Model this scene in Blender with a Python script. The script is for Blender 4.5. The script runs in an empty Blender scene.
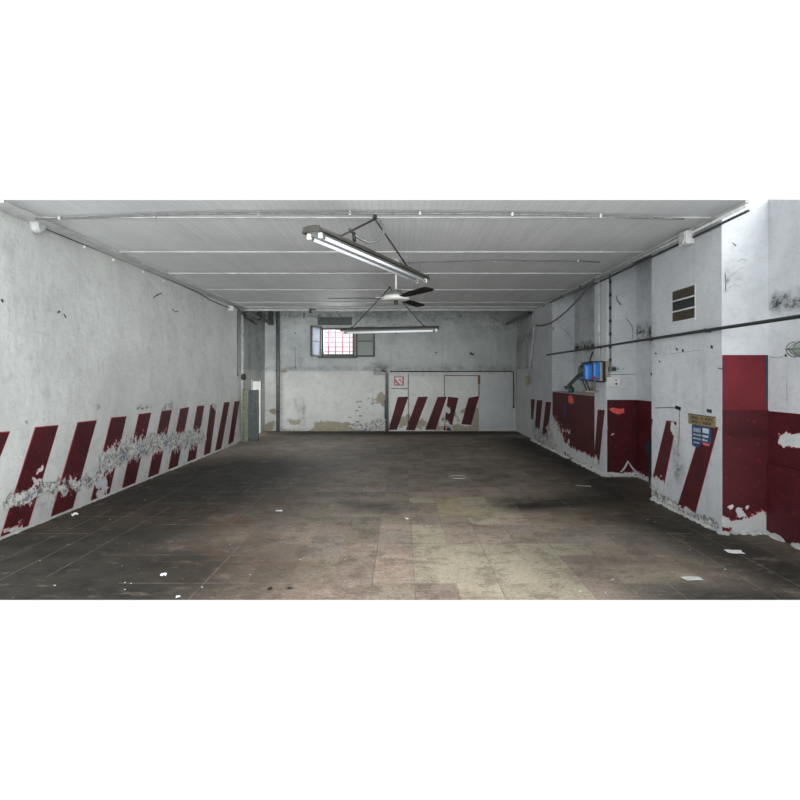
import bpy, bmesh, math, random
import numpy as np
from mathutils import Vector, Matrix
random.seed(7)
SC = bpy.context.scene
COL = SC.collection
PI = math.pi

# ------------------------------------------------------------------ survey of the room
EYE = 1.6            # eye height (m)
F = 533.0            # lens, in 1/800ths of the frame width
HX, HY = 402.0, 376.0
XL = -3.92           # left wall
XP = 3.245           # faces of the right-hand piers
XR = 3.72            # recessed right wall
YB = 15.5            # back wall
YE = 13.04           # end of the boarded ceiling
ZC = 1.6 + 1.639     # boarded ceiling
YCF = F * 1.639 / 176.0   # near edge of what the photo sees of the ceiling
YFF = F * 1.6 / 224.0     # near edge of what the photo sees of the floor

def on_x(x, y, X):
    Y = F * X / (x - HX)
    return Vector((X, Y, EYE + (HY - y) * Y / F))
def on_y(x, y, Y):
    return Vector(((x - HX) * Y / F, Y, EYE + (HY - y) * Y / F))
def on_z(x, y, Z):
    Y = F * (Z - EYE) / (HY - y)
    return Vector(((x - HX) * Y / F, Y, Z))
def on_floor(x, y): return on_z(x, y, 0.0)

# ------------------------------------------------------------------ materials
def new_mat(name):
    m = bpy.data.materials.new(name); m.use_nodes = True
    nt = m.node_tree; nt.nodes.clear()
    return m, nt
class G:
    """small node-graph helper"""
    def __init__(s, nt): s.nt = nt
    def n(s, t, **kw):
        nd = s.nt.nodes.new(t)
        for k, v in kw.items(): setattr(nd, k, v)
        return nd
    def put(s, sock, v):
        if isinstance(v, bpy.types.NodeSocket): s.nt.links.new(v, sock)
        elif v is not None:
            if isinstance(v, (tuple, list)) and len(v) == 3 and sock.type == 'RGBA': v = (*v, 1)
            sock.default_value = v
    def math(s, op, a, b=None, c=None, clamp=False):
        nd = s.n('ShaderNodeMath', operation=op, use_clamp=clamp)
        s.put(nd.inputs[0], a); s.put(nd.inputs[1], b)
        if c is not None: s.put(nd.inputs[2], c)
        return nd.outputs[0]
    def mix(s, f, a, b, blend='MIX'):
        nd = s.n('ShaderNodeMix', data_type='RGBA', blend_type=blend)
        s.put(nd.inputs[0], f); s.put(nd.inputs[6], a); s.put(nd.inputs[7], b)
        return nd.outputs[2]
    def pos(s, scale=(1, 1, 1)):
        tc = s.n('ShaderNodeTexCoord'); mp = s.n('ShaderNodeMapping')
        s.nt.links.new(tc.outputs['Object'], mp.inputs[0]); mp.inputs['Scale'].default_value = scale
        return mp.outputs[0]
    def noise(s, scale, detail=4, rough=.55, stretch=None, dist=0.0, vec=None):
        nd = s.n('ShaderNodeTexNoise')
        s.put(nd.inputs['Vector'], vec if vec is not None else s.pos(stretch or (1, 1, 1)))
        nd.inputs['Scale'].default_value = scale; nd.inputs['Detail'].default_value = detail
        nd.inputs['Roughness'].default_value = rough; nd.inputs['Distortion'].default_value = dist
        return nd.outputs[0]
    def step(s, v, lo, hi):
        nd = s.n('ShaderNodeMapRange', interpolation_type='SMOOTHSTEP')
        s.put(nd.inputs[0], v); nd.inputs[1].default_value = lo; nd.inputs[2].default_value = hi
        return nd.outputs[0]
    def peel(s, m, noise, amp=.9, soft=.04):
        v = s.math('ADD', m, s.math('MULTIPLY', s.math('SUBTRACT', noise, .5), amp * 2))
        return s.step(v, .5 - soft, .5 + soft)
    def out(s, color, rough=.8, metal=0.0, bump=None, bstr=.3, bdist=.01, spec=.5, emit=None, estr=0, coat=0):
        b = s.n('ShaderNodeBsdfPrincipled'); o = s.n('ShaderNodeOutputMaterial')
        s.put(b.inputs['Base Color'], color); s.put(b.inputs['Roughness'], rough); s.put(b.inputs['Metallic'], metal)
        b.inputs['Specular IOR Level'].default_value = spec
        if emit: s.put(b.inputs['Emission Color'], emit); b.inputs['Emission Strength'].default_value = estr
        if bump is not None:
            bp = s.n('ShaderNodeBump'); bp.inputs['Strength'].default_value = bstr; bp.inputs['Distance'].default_value = bdist
            s.put(bp.inputs['Height'], bump); s.nt.links.new(bp.outputs[0], b.inputs['Normal'])
        s.nt.links.new(b.outputs[0], o.inputs[0])
        return b
def mask_nodes(g):
    a = g.n('ShaderNodeAttribute', attribute_name='mask')
    sp = g.n('ShaderNodeSeparateColor'); g.nt.links.new(a.outputs['Color'], sp.inputs[0])
    return sp.outputs[0], sp.outputs[1], sp.outputs[2], a.outputs['Alpha']

def wall_color(g, light, dark, streak=.25, grime_col=(.045, .048, .043)):
    """limewashed plaster: mottling, faint drips, grime, bare plaster, damp"""
    R, Gm, B, A = mask_nodes(g)
    big = g.noise(.75, 5, .6); mid = g.noise(5.5, 5, .6); fine = g.noise(60, 3, .6)
    c = g.mix(g.step(big, .32, .68), dark, light)
    c = g.mix(g.math('MULTIPLY', g.step(mid, .50, .72), .30), c, tuple(v * .72 for v in dark))
    drip = g.noise(1.0, 4, .6, stretch=(7, 7, .45))
    c = g.mix(g.math('MULTIPLY', g.step(drip, .56, .78), streak), c, tuple(v * .6 for v in dark))
    trowel = g.noise(4.5, 7, .72, stretch=(1, 1, 2.4), dist=1.8)
    c = g.mix(g.math('MULTIPLY', g.step(trowel, .50, .66), .26), c, tuple(v * .66 for v in dark))
    c = g.mix(g.math('MULTIPLY', g.step(g.noise(8, 7, .75, dist=1.0), .60, .70), .30), c, tuple(v * .55 for v in dark))
    sm = g.noise(2.3, 6, .7, stretch=(1, 1, 1.6), dist=1.2)
    gr = g.math('MULTIPLY', Gm, g.step(sm, .28, .66))
    gr = g.math('MULTIPLY', gr, g.math('ADD', .35, g.math('MULTIPLY', g.step(g.noise(13, 6, .75), .38, .62), .65)))
    c = g.mix(gr, c, grime_col)
    pn = g.noise(10, 8, .72)
    damp = g.peel(A, g.noise(4.5, 6, .65), .7, .08)
    c = g.mix(g.math('MULTIPLY', damp, .85), c, g.mix(g.noise(14, 4, .6), (.20, .165, .09), (.42, .37, .27)))
    bare = g.peel(B, pn, .85, .05)
    pc = g.mix(g.step(g.noise(15, 8, .75, dist=.8), .41, .55), (.19, .19, .175), (.70, .69, .65))
    pc = g.mix(g.math('MULTIPLY', g.step(g.noise(28, 4, .65), .58, .66), .3), pc, (.13, .13, .12))
    blu = g.math('MULTIPLY', g.step(g.noise(2.3, 2, .5), .52, .60), g.step(g.noise(21, 3, .6), .5, .6))
    pc = g.mix(g.math('MULTIPLY', blu, .75), pc, (.06, .13, .30))
    c = g.mix(bare, c, pc)
    # hairline cracks and dark flecks
    fl = g.step(g.noise(33, 2, .5), .74, .79)
    c = g.mix(g.math('MULTIPLY', fl, .45), c, (.2, .2, .19))
    h = g.math('ADD', g.math('MULTIPLY', mid, .9), g.math('MULTIPLY', fine, .18))
    h = g.math('SUBTRACT', h, g.math('MULTIPLY', bare, g.math('ADD', .45, g.math('MULTIPLY', g.noise(24, 5, .7), .7))))
    return c, h, R, pn

def plaster(name, light=(.66, .675, .67), dark=(.53, .545, .545), streak=.25, **kw):
    m, nt = new_mat(name); g = G(nt)
    c, h, R, pn = wall_color(g, light, dark, streak, **kw)
    g.out(c, .86, bump=h, bstr=.9, bdist=.02, spec=.25)
    return m

def paint(name, red=(.052, .0055, .0085), light=(.66, .675, .67), dark=(.55, .56, .56), speck=.5):
    """red traffic-mark paint over the limewash, flaking where the mask says"""
    m, nt = new_mat(name); g = G(nt)
    c, h, R, pn = wall_color(g, light, dark, .2)
    n2 = g.noise(3.2, 5, .6)
    r = g.mix(g.step(n2, .3, .7), red, tuple(v * 1.45 for v in red))
    r = g.mix(g.math('MULTIPLY', g.step(g.noise(17, 6, .75), .57, .66), speck), r, (.30, .022, .03))
    r = g.mix(g.step(g.noise(44, 3, .6), .74, .77), r, (.48, .08, .09))
    pe = g.peel(R, g.noise(11.0, 7, .68), .8, .03)
    rim = g.peel(g.math('ADD', R, .06), g.noise(11.0, 7, .68), .8, .03)
    r = g.mix(rim, r, (.36, .04, .05))
    Rr, Gm, B, A = mask_nodes(g)
    bare = g.peel(B, pn, .85, .05)
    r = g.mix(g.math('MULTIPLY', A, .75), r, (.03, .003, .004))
    col = g.mix(g.math('MAXIMUM', pe, bare), r, c)
    g.out(col, .62, bump=h, bstr=.45, bdist=.01, spec=.3)
    return m

def simple(name, col, rough=.6, metal=0.0, var=.25, scale=18, bump=.0, spec=.5, dirt=None, damt=.5):
    m, nt = new_mat(name); g = G(nt)
    n = g.noise(scale, 5, .6)
    c = g.mix(g.step(n, .3, .7), tuple(v * (1 - var) for v in col), tuple(min(1, v * (1 + var)) for v in col))
    if dirt: c = g.mix(g.math('MULTIPLY', g.step(g.noise(scale * .4, 6, .7), .5, .68), damt), c, dirt)
    g.out(c, rough, metal, bump=n if bump else None, bstr=bump, bdist=.004, spec=spec)
    return m

M = {}
M['white'] = plaster('limewashed_plaster', (.68, .69, .665), (.56, .57, .55))
M['right'] = plaster('limewashed_plaster_cool', (.61, .63, .65), (.50, .52, .54))
M['bay'] = plaster('soot_stained_plaster', (.60, .625, .61), (.44, .465, .455), .45)
M['low'] = plaster('cream_limewash', (.72, .725, .69), (.60, .605, .575), .2)
M['patch'] = plaster('fresh_grey_render', (.60, .615, .61), (.55, .565, .56), .05)
M['red'] = paint('red_stripe_paint')
M['redb'] = paint('brighter_red_paint', (.115, .010, .016), speck=.2)
M['rededge'] = paint('first_coat_red', (.26, .03, .04), speck=.6)
M['salmon'] = simple('salmon_primer', (.72, .10, .09), .7, var=.15)
M['scuff'] = simple('black_scuff', (.035, .035, .033), .9)
M['crack'] = simple('crack_grey', (.16, .165, .165), .95)  # plain dark grey for cracks, scratches and scribbled lines
M['teal'] = simple('old_teal_paint', (.009, .035, .045), .7)
M['navy'] = simple('old_blue_paint', (.03, .035, .13), .7)
M['metal_w'] = simple('white_painted_conduit', (.50, .51, .50), .5, var=.2, dirt=(.16, .16, .15), damt=.5)
M['metal_g'] = simple('grey_steel', (.17, .175, .17), .45, .3, dirt=(.06, .06, .055))
M['metal_d'] = simple('dark_steel', (.035, .035, .034), .5, .3)
M['rubber'] = simple('black_cable', (.014, .016, .016), .55, var=.3)
M['plastic_w'] = simple('white_plastic', (.68, .68, .66), .45, var=.08, dirt=(.4, .39, .36), damt=.4)
M['olive'] = simple('dirty_olive_enamel', (.042, .04, .031), .55, var=.4, scale=9)
M['enamel'] = simple('grey_enamel_reflector', (.34, .35, .35), .45, var=.1)
M['cream'] = simple('cream_lamp_holder', (.72, .68, .60), .5, var=.06)
M['brass'] = simple('tube_cap', (.30, .31, .31), .35, .8)
M['blade'] = simple('dark_wood_blade', (.022, .019, .016), .85, var=.35, scale=8, spec=.08)
M['fanw'] = simple('fan_white', (.62, .61, .57), .45, var=.08, dirt=(.25, .24, .2), damt=.4)
M['frame'] = simple('grey_green_window_paint', (.095, .105, .09), .65, var=.25, dirt=(.04, .04, .036))
M['framew'] = simple('white_window_paint', (.75, .77, .82), .5, var=.08)
M['bar'] = simple('fringe_pink_bar', (.34, .05, .13), .7)  # pink of the glare fringe around the bars is put into their colour
M['slatb'] = simple('brown_vent_slat', (.045, .034, .018), .75, var=.5, scale=40)
M['slatg'] = simple('green_black_vent_slat', (.013, .018, .016), .7, var=.4, scale=40)
M['blue'] = simple('bright_blue_enamel', (.012, .16, .52), .35, var=.15)
M['greyp'] = simple('grey_beige_casting', (.27, .26, .225), .55, var=.2)
M['redp'] = simple('red_plastic', (.20, .018, .025), .5)
M['bottle'] = simple('green_bottle_glass', (.012, .075, .03), .15, var=.2)
M['wood'] = simple('weathered_board', (.36, .31, .22), .8, var=.35, scale=30, dirt=(.09, .08, .06))
M['tan'] = simple('tan_sign_board', (.24, .18, .08), .6, var=.25, scale=40)
M['ink'] = simple('dark_ink', (.035, .025, .012), .7)
M['bluesign'] = simple('blue_sign_board', (.018, .05, .125), .45, var=.3, scale=30)
M['letter'] = simple('pale_lettering', (.50, .56, .62), .6, var=.1)
M['redsign'] = simple('red_sign_paint', (.40, .13, .14), .5, var=.25, scale=60)
M['signw'] = simple('sign_white', (.78, .70, .71), .5, var=.05)
M['gate_o'] = simple('olive_green_gate_paint', (.15, .165, .11), .6, var=.3, dirt=(.06, .06, .045))
M['gate_g'] = simple('slate_grey_gate_paint', (.065, .08, .08), .55, var=.35, dirt=(.02, .024, .024))
M['paper'] = simple('white_paper', (.85, .86, .87), .8, var=.05)
M['paperg'] = simple('dirty_paper', (.50, .50, .46), .85, var=.12)
M['leaf'] = simple('dark_litter', (.03, .022, .014), .9)
M['blue_door'] = simple('blue_flaking_paint', (.04, .08, .14), .7, var=.4)
M['rust'] = simple('rust', (.20, .12, .06), .9, var=.4, scale=30)

def tube_mat():
    m, nt = new_mat('fluorescent_tube'); g = G(nt)
    g.out((.86, .88, .90), .25, emit=(.85, .93, 1.0), estr=.05)
    return m
M['tube'] = tube_mat()
def glass_mat(name, tint, rough=.05, alpha=.25):
    m, nt = new_mat(name); g = G(nt)
    b = g.out(tint, rough); b.inputs['Alpha'].default_value = alpha
    return m
M['pane'] = glass_mat('window_glass', (.72, .80, 1.0), .05, .4)
M['pane_d'] = glass_mat('dirty_window_glass', (.34, .37, .33), .15, .7)
M['lampglass'] = glass_mat('bulkhead_glass', (.36, .42, .38), .12, .75)

def ceiling_mat():
    m, nt = new_mat('painted_ceiling_boards'); g = G(nt)
    tc = g.n('ShaderNodeTexCoord'); sx = g.n('ShaderNodeSeparateXYZ'); nt.links.new(tc.outputs['Object'], sx.inputs[0])
    X, Y = sx.outputs[0], sx.outputs[1]
    fr = g.math('FRACT', g.math('DIVIDE', g.math('ADD', X, 20), .062))
    d = g.math('ABSOLUTE', g.math('SUBTRACT', fr, .5))
    groove = g.step(d, .43, .495)
    idx = g.math('FLOOR', g.math('DIVIDE', g.math('ADD', X, 20), .062))
    bay = g.math('FLOOR', g.math('DIVIDE', g.math('SUBTRACT', Y, 3.86), 1.57))
    wn = g.n('ShaderNodeTexWhiteNoise', noise_dimensions='2D')
    cb = g.n('ShaderNodeCombineXYZ'); g.put(cb.inputs[0], idx); g.put(cb.inputs[1], bay); nt.links.new(cb.outputs[0], wn.inputs[0])
    big = g.noise(.9, 5, .6)
    c = g.mix(g.step(big, .3, .7), (.68, .69, .69), (.76, .765, .76))
    c = g.mix(g.math('MULTIPLY', wn.outputs[0], .16), c, (.45, .455, .46))
    streak = g.noise(1.0, 5, .65, stretch=(14, .8, 1))
    c = g.mix(g.math('MULTIPLY', g.step(streak, .52, .72), .25), c, (.42, .425, .42))
    c = g.mix(g.math('MULTIPLY', groove, .32), c, (.3, .3, .3))
    R, Gm, B, A = mask_nodes(g)
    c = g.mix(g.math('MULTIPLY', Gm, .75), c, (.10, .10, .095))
    g.out(c, .7, bump=g.math('SUBTRACT', 1, groove), bstr=.25, bdist=.004, spec=.3)
    return m
M['ceil'] = ceiling_mat()
M['trim'] = simple('painted_timber_trim', (.50, .50, .49), .7, var=.15, scale=5, dirt=(.3, .3, .28), damt=.4)

def floor_mat():
    m, nt = new_mat('worn_cement_tiles'); g = G(nt)
    ta = g.n('ShaderNodeAttribute', attribute_name='tile')
    R, Gm, B, A = mask_nodes(g)
    c = ta.outputs['Color']
    gran = g.noise(42, 4, .8)
    c = g.mix(g.math('MULTIPLY', g.step(gran, .45, .68), .55), c, g.mix(.5, c, (.66, .60, .52)))
    c = g.mix(g.math('MULTIPLY', g.step(g.noise(36, 4, .75), .52, .64), .6), c, g.mix(.75, c, (.012, .011, .009)))
    # scuffed dirt in horizontal drags, doubling as painted dimness where less light falls
    drag = g.noise(1.0, 6, .68, stretch=(1.1, 2.2, 1), dist=1.2)
    drag = g.math('ADD', g.math('MULTIPLY', drag, .7), g.math('MULTIPLY', g.noise(13, 6, .75, stretch=(.8, 1.5, 1)), .3))
    mot = g.noise(3.4, 7, .7)
    dk = g.math('MULTIPLY', R, g.step(g.math('ADD', g.math('MULTIPLY', drag, .6), g.math('MULTIPLY', mot, .4)),   .24, .52))
    c = g.mix(dk, c, g.mix(g.step(mot, .35, .65), (.014, .0135, .0115), (.046, .039, .029)))
    rust = g.math('MULTIPLY', Gm, g.step(g.noise(5, 6, .7), .42, .64))
    c = g.mix(g.math('MULTIPLY', rust, .8), c, (.15, .066, .03))
    wet = g.math('MULTIPLY', B, g.step(g.noise(3.2, 5, .65), .3, .6))
    c = g.mix(g.math('MULTIPLY', wet, .85), c, (.033, .022, .007))
    pale = g.math('MULTIPLY', A, g.step(g.noise(4.2, 6, .7, stretch=(.7, 2, 1)), .35, .65))
    c = g.mix(g.math('MULTIPLY', pale, .6), c, (.36, .35, .33))
    smear = g.math('MULTIPLY', g.step(g.math('ADD', g.math('MULTIPLY', mot, .6), g.math('MULTIPLY', g.noise(11, 6, .75, stretch=(.7, 1.3, 1)), .4)),   .48, .58), .62)
    c = g.mix(smear, c, g.mix(.62, c, (.032, .027, .019)))
    scuff = g.math('MULTIPLY', g.step(g.noise(6, 8, .78, stretch=(.5, 1.7, 1), dist=.8), .58, .68), .35)
    c = g.mix(scuff, c, (.38, .335, .27))
    sp = g.step(g.noise(24, 2, .5), .745, .765)
    c = g.mix(sp, c, (.42, .42, .40))
    h = g.math('ADD', g.math('MULTIPLY', gran, .25), g.math('MULTIPLY', mot, .5))
    rough = g.math('SUBTRACT', .78, g.math('MULTIPLY', B, .25))
    g.out(c, rough, bump=h, bstr=.25, bdist=.006, spec=.35)
    return m
M['floor'] = floor_mat()
M['seam'] = simple('tile_seam', (.19, .17, .135), .9, var=.45, scale=7)

# ------------------------------------------------------------------ mesh builder
class MB:
    def __init__(s):
        s.bm = bmesh.new()
        s.lay = s.bm.verts.layers.float_color.new('mask')
        s.smooth = []
    def face(s, vs, mi=0, sm=False):
        try: f = s.bm.faces.new(vs)
        except ValueError: return None
        f.material_index = mi; f.smooth = sm
        return f
    def grid(s, p00, p10, p11, p01, nu, nv, mi=0, zones=()):
        p00, p10, p11, p01 = map(Vector, (p00, p10, p11, p01))
        vs = []
        for j in range(nv + 1):
            b = j / nv
            for i in range(nu + 1):
                a = i / nu
                p = p00 * (1 - a) * (1 - b) + p10 * a * (1 - b) + p11 * a * b + p01 * (1 - a) * b
                vs.append(s.bm.verts.new(p))
        s.mask(vs, zones)
        for j in range(nv):
            for i in range(nu):
                k = j * (nu + 1) + i
                s.face((vs[k], vs[k + 1], vs[k + nu + 2], vs[k + nu + 1]), mi)
        return vs
    def mask(s, vs, zones):
        co = np.array([v.co[:] for v in vs]); m = np.zeros((len(vs), 4))
        for ch, pts, r, st in zones:
            pts = [np.array(p[:]) for p in pts]
            d = np.full(len(vs), 1e9)
            if len(pts) == 1: d = np.linalg.norm(co - pts[0], axis=1)
            for a, b in zip(pts[:-1], pts[1:]):
                ab = b - a; t = np.clip(((co - a) @ ab) / max(ab @ ab, 1e-9), 0, 1)
                d = np.minimum(d, np.linalg.norm(co - a - t[:, None] * ab, axis=1))
            m[:, ch] = np.maximum(m[:, ch], st * np.clip(1 - d / (2 * r), 0, 1))
        for v, q in zip(vs, m): v[s.lay] = q; v.tag = True
    def box(s, c, size, rot=None, mi=0, bevel=0.0):
        tb = bmesh.new()
        bmesh.ops.create_cube(tb, size=1.0)
        for v in tb.verts: v.co = Vector((v.co.x * size[0], v.co.y * size[1], v.co.z * size[2]))
        if bevel: bmesh.ops.bevel(tb, geom=tb.edges[:], offset=bevel, segments=2, affect='EDGES', profile=.6)
        mt = Matrix.Translation(Vector(c)) @ (rot.to_4x4() if rot is not None else Matrix.Identity(4))
        s.merge(tb, mt, mi, bevel > 0)
    def merge(s, tb, mt, mi=0, sm=False):
        mp = {}
        for v in tb.verts: mp[v] = s.bm.verts.new(mt @ v.co)
        for f in tb.faces: s.face([mp[v] for v in f.verts], mi, False)
        tb.free()
    def tube(s, pts, r, seg=8, mi=0, cap=True):
        pts = [Vector(p) for p in pts]; rings = []
        n = len(pts); up = None
        for i, p in enumerate(pts):
            t = (pts[min(i + 1, n - 1)] - pts[max(i - 1, 0)]).normalized()
            if up is None: up = Vector((0, 0, 1)) if abs(t.z) < .9 else Vector((1, 0, 0))
            a = t.cross(up); 
            if a.length < 1e-5: a = t.cross(Vector((0, 1, 0)))
            a.normalize(); b = a.cross(t).normalized(); up = b
            rr = r[i] if isinstance(r, (list, tuple)) else r
            rings.append([s.bm.verts.new(p + (a * math.cos(q) + b * math.sin(q)) * rr) for q in [2 * PI * k / seg for k in range(seg)]])
        for r0, r1 in zip(rings[:-1], rings[1:]):
            for k in range(seg): s.face((r0[k], r0[(k + 1) % seg], r1[(k + 1) % seg], r1[k]), mi, True)
        if cap:
            s.face(rings[0][::-1], mi); s.face(rings[-1], mi)
    def lathe(s, prof, c=(0, 0, 0), seg=24, mi=0, axis='Z'):
        c = Vector(c); rings = []
        for r, h in prof:
            ring = []
            for k in range(seg):
                q = 2 * PI * k / seg
                if axis == 'Z': p = Vector((r * math.cos(q), r * math.sin(q), h))
                elif axis == 'X': p = Vector((h, r * math.cos(q), r * math.sin(q)))
                else: p = Vector((r * math.cos(q), h, r * math.sin(q)))
                ring.append(s.bm.verts.new(c + p))
            rings.append(ring)
        for a, b in zip(rings[:-1], rings[1:]):
            for k in range(seg): s.face((a[k], a[(k + 1) % seg], b[(k + 1) % seg], b[k]), mi, True)
        s.face(rings[0][::-1], mi); s.face(rings[-1], mi)
    def prism(s, poly, d, mi=0):
        """poly: 3D outline; d: extrusion vector"""
        d = Vector(d); a = [s.bm.verts.new(Vector(p)) for p in poly]; b = [s.bm.verts.new(Vector(p) + d) for p in poly]
        s.face(a[::-1], mi); s.face(b, mi)
        n = len(a)
        for i in range(n): s.face((a[i], a[(i + 1) % n], b[(i + 1) % n], b[i]), mi)
    def poly(s, pts, mi=0):
        return s.face([s.bm.verts.new(Vector(p)) for p in pts], mi)
    def ribbon(s, pts, w, nrm, mi=0):
        nrm = Vector(nrm); pts = [Vector(p) for p in pts]; L = []; Rr = []
        for i, p in enumerate(pts):
            t = (pts[min(i + 1, len(pts) - 1)] - pts[max(i - 1, 0)]).normalized()
            sd = t.cross(nrm).normalized() * w * .5
            k = random.uniform(.5, 1.3)
            L.append(s.bm.verts.new(p + sd * k)); Rr.append(s.bm.verts.new(p - sd * k))
        for i in range(len(pts) - 1): s.face((L[i], L[i + 1], Rr[i + 1], Rr[i]), mi)
    def build(s, name, mats, parent=None, kind=None, recalc=True):
        for v in s.bm.verts:
            if not v.tag: v[s.lay] = (0, 0, 0, 0)
        if recalc: bmesh.ops.recalc_face_normals(s.bm, faces=s.bm.faces[:])
        me = bpy.data.meshes.new(name); s.bm.to_mesh(me); s.bm.free()
        for m in (mats if isinstance(mats, (list, tuple)) else [mats]): me.materials.append(m)
        o = bpy.data.objects.new(name, me); COL.objects.link(o)
        if parent: o.parent = parent; o.matrix_parent_inverse = Matrix.Identity(4)
        if kind: o['kind'] = kind
        return o
def tag(o, label, cat, group=None):
    o['label'] = label; o['category'] = cat
    if group: o['group'] = group
    return o
def thing(name, label, cat, loc=(0, 0, 0), rot=(0, 0, 0), group=None):
    o = bpy.data.objects.new(name, None); COL.objects.link(o)
    o.location = loc; o.rotation_euler = rot; o.empty_display_size = .1
    return tag(o, label, cat, group)
def arc_pts(a, b, sag, n=16):
    a, b = Vector(a), Vector(b)
    return [a.lerp(b, t) - Vector((0, 0, sag * 4 * t * (1 - t))) for t in [i / n for i in range(n + 1)]]
def smooth_pts(pts, n=6):
    pts = [Vector(p) for p in pts]; out = []
    P = [pts[0]] + pts + [pts[-1]]
    for i in range(1, len(P) - 2):
        for k in range(n):
            t = k / n; p0, p1, p2, p3 = P[i - 1], P[i], P[i + 1], P[i + 2]
            out.append(.5 * ((2 * p1) + (p2 - p0) * t + (2 * p0 - 5 * p1 + 4 * p2 - p3) * t * t + (3 * p1 - p0 - 3 * p2 + p3) * t ** 3))
    return out + [pts[-1]]

# ------------------------------------------------------------------ LEFT WALL
def L(x, y, off=0.0):
    p = on_x(x, y, XL); p.x += off
    return p
zl = []
band = [(13, 502), (29, 497), (42, 490), (65, 486), (78, 484), (97, 478), (107, 461)]
zl += [(2, [L(*p) for p in band[:3]], .06, .6), (2, [L(*p) for p in band[2:]], .11, .64)]
band2 = [(105, 462), (118, 455), (130, 450), (150, 445), (163, 442), (179, 441), (195, 438), (203, 437)]
zl += [(2, [L(*p) for p in band2], .17, .74)]
zl += [(0, [L(98, 475), L(103, 488), L(101, 496)], .15, .78), (0, [L(70, 481), L(76, 484)], .08, .68), (0, [L(64, 492), L(66, 492)], .06, .7),
       (0, [L(20, 521), L(22, 527)], .04, .62), (0, [L(5, 531), L(24, 529)], .035, .75), (0, [L(38, 471), L(42, 468)], .035, .8), (0, [L(35, 480), L(40, 481)], .05, .7),
       (0, [L(20, 497), L(30, 503)], .08, .5), (2, [L(10, 502), L(33, 494)], .075, .95)]
zl += [(0, [L(*p) for p in band2], .20, .70)]
zl += [(1, [L(20, 512), L(45, 505), L(60, 499)], .18, .35), (1, [L(-40, 240), L(60, 250)], .5, .0)]
zl += [(1, [L(240, 330), L(240, 430)], .10, .5), (1, [L(150, 285), L(236, 318)], .18, .22)]
zl += [(2, [L(138, 408), L(150, 407)], .045, .75), (2, [L(163, 407), L(172, 406)], .05, .8), (2, [L(28, 422)], .04, .7), (2, [L(97, 406), L(104, 409)], .04, .68),
       (2, [L(213, 405), L(216, 408)], .06, .9), (2, [L(236, 434), L(241, 430), L(244, 438)], .12, .8), (2, [L(215, 455), L(235, 444)], .09, .62)]
zl += [(2, [L(60, 519), L(110, 497), L(200, 459)], .025, .5)]
w = MB()
w.grid((XL, 5.0, 0), (XL, 12.66, 0), (XL, 12.66, ZC), (XL, 5.0, ZC), 120, 46, 0, zl)
# thickness behind the face
w.box((XL - .16, 8.83, ZC / 2), (.3, 7.64, ZC - .01))
stripes = [[(-10, 433.6), (9.1, 432.6), (-28, 560), (-10, 480)],
           [(35.7, 428), (57.8, 426), (1, 540), (27.6, 526.2)], [(78, 423), (96.2, 421), (51, 520.4), (72.1, 510.6)],
           [(111.5, 418.3), (126, 417), (91, 503.5), (109, 495.4)], [(139, 414.8), (150.8, 413.2), (122.2, 491.5), (134.9, 485.6)],
           [(161.8, 411.5), (171.6, 410.5), (147.9, 481.7), (158.3, 476.5)], [(180.4, 409.2), (188.8, 407.6), (168.3, 472.3), (177.4, 468.4)],
           [(197.3, 406.6), (204, 406), (187.2, 465.1), (195.3, 460.6)], [(210.6, 405.3), (216.4, 406), (203.8, 458), (210, 454.7)],
           [(224.2, 402.8), (229.4, 402.4), (215.1, 453.4), (221, 450.2)], [(234.6, 401.8), (239.5, 401.4), (228.1, 445), (233, 441.7)]]
for tl, tr, bl, br in stripes:
    q = [L(*bl, .002), L(*br, .002), L(*tr, .002), L(*tl, .002)]
    for v in (q[0], q[1]): v.z = max(v.z, .03)
    e = [q[0] + Vector((0, -.014, 0)), q[1] + Vector((0, .014, 0)), q[2] + Vector((0, .014, .012)), q[3] + Vector((0, -.014, .012))]
    w.grid(*e, 14, 36, 2, zl)
    q = [v + Vector((.0015, 0, 0)) for v in q]
    w.grid(*q, 14, 36, 1, zl)
for pts in ([(57.5, 313), (59, 311), (60, 312.5)], [(63.5, 314), (65, 316), (66, 318)], [(153, 298), (157, 295), (162, 293)], [(172, 309), (175, 312), (178, 311)], [(1, 299), (3, 302)]):
    w.ribbon([L(*p, .002) for p in pts], .025, (1, 0, 0), 3)
w.ribbon([L(97, 359, .002), L(99, 366, .002), L(99, 372, .002)], .008, (1, 0, 0), 4)
w.build('wall_left', [M['white'], M['red'], M['rededge'], M['scuff'], M['crack']], kind='structure', recalc=False)

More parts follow.
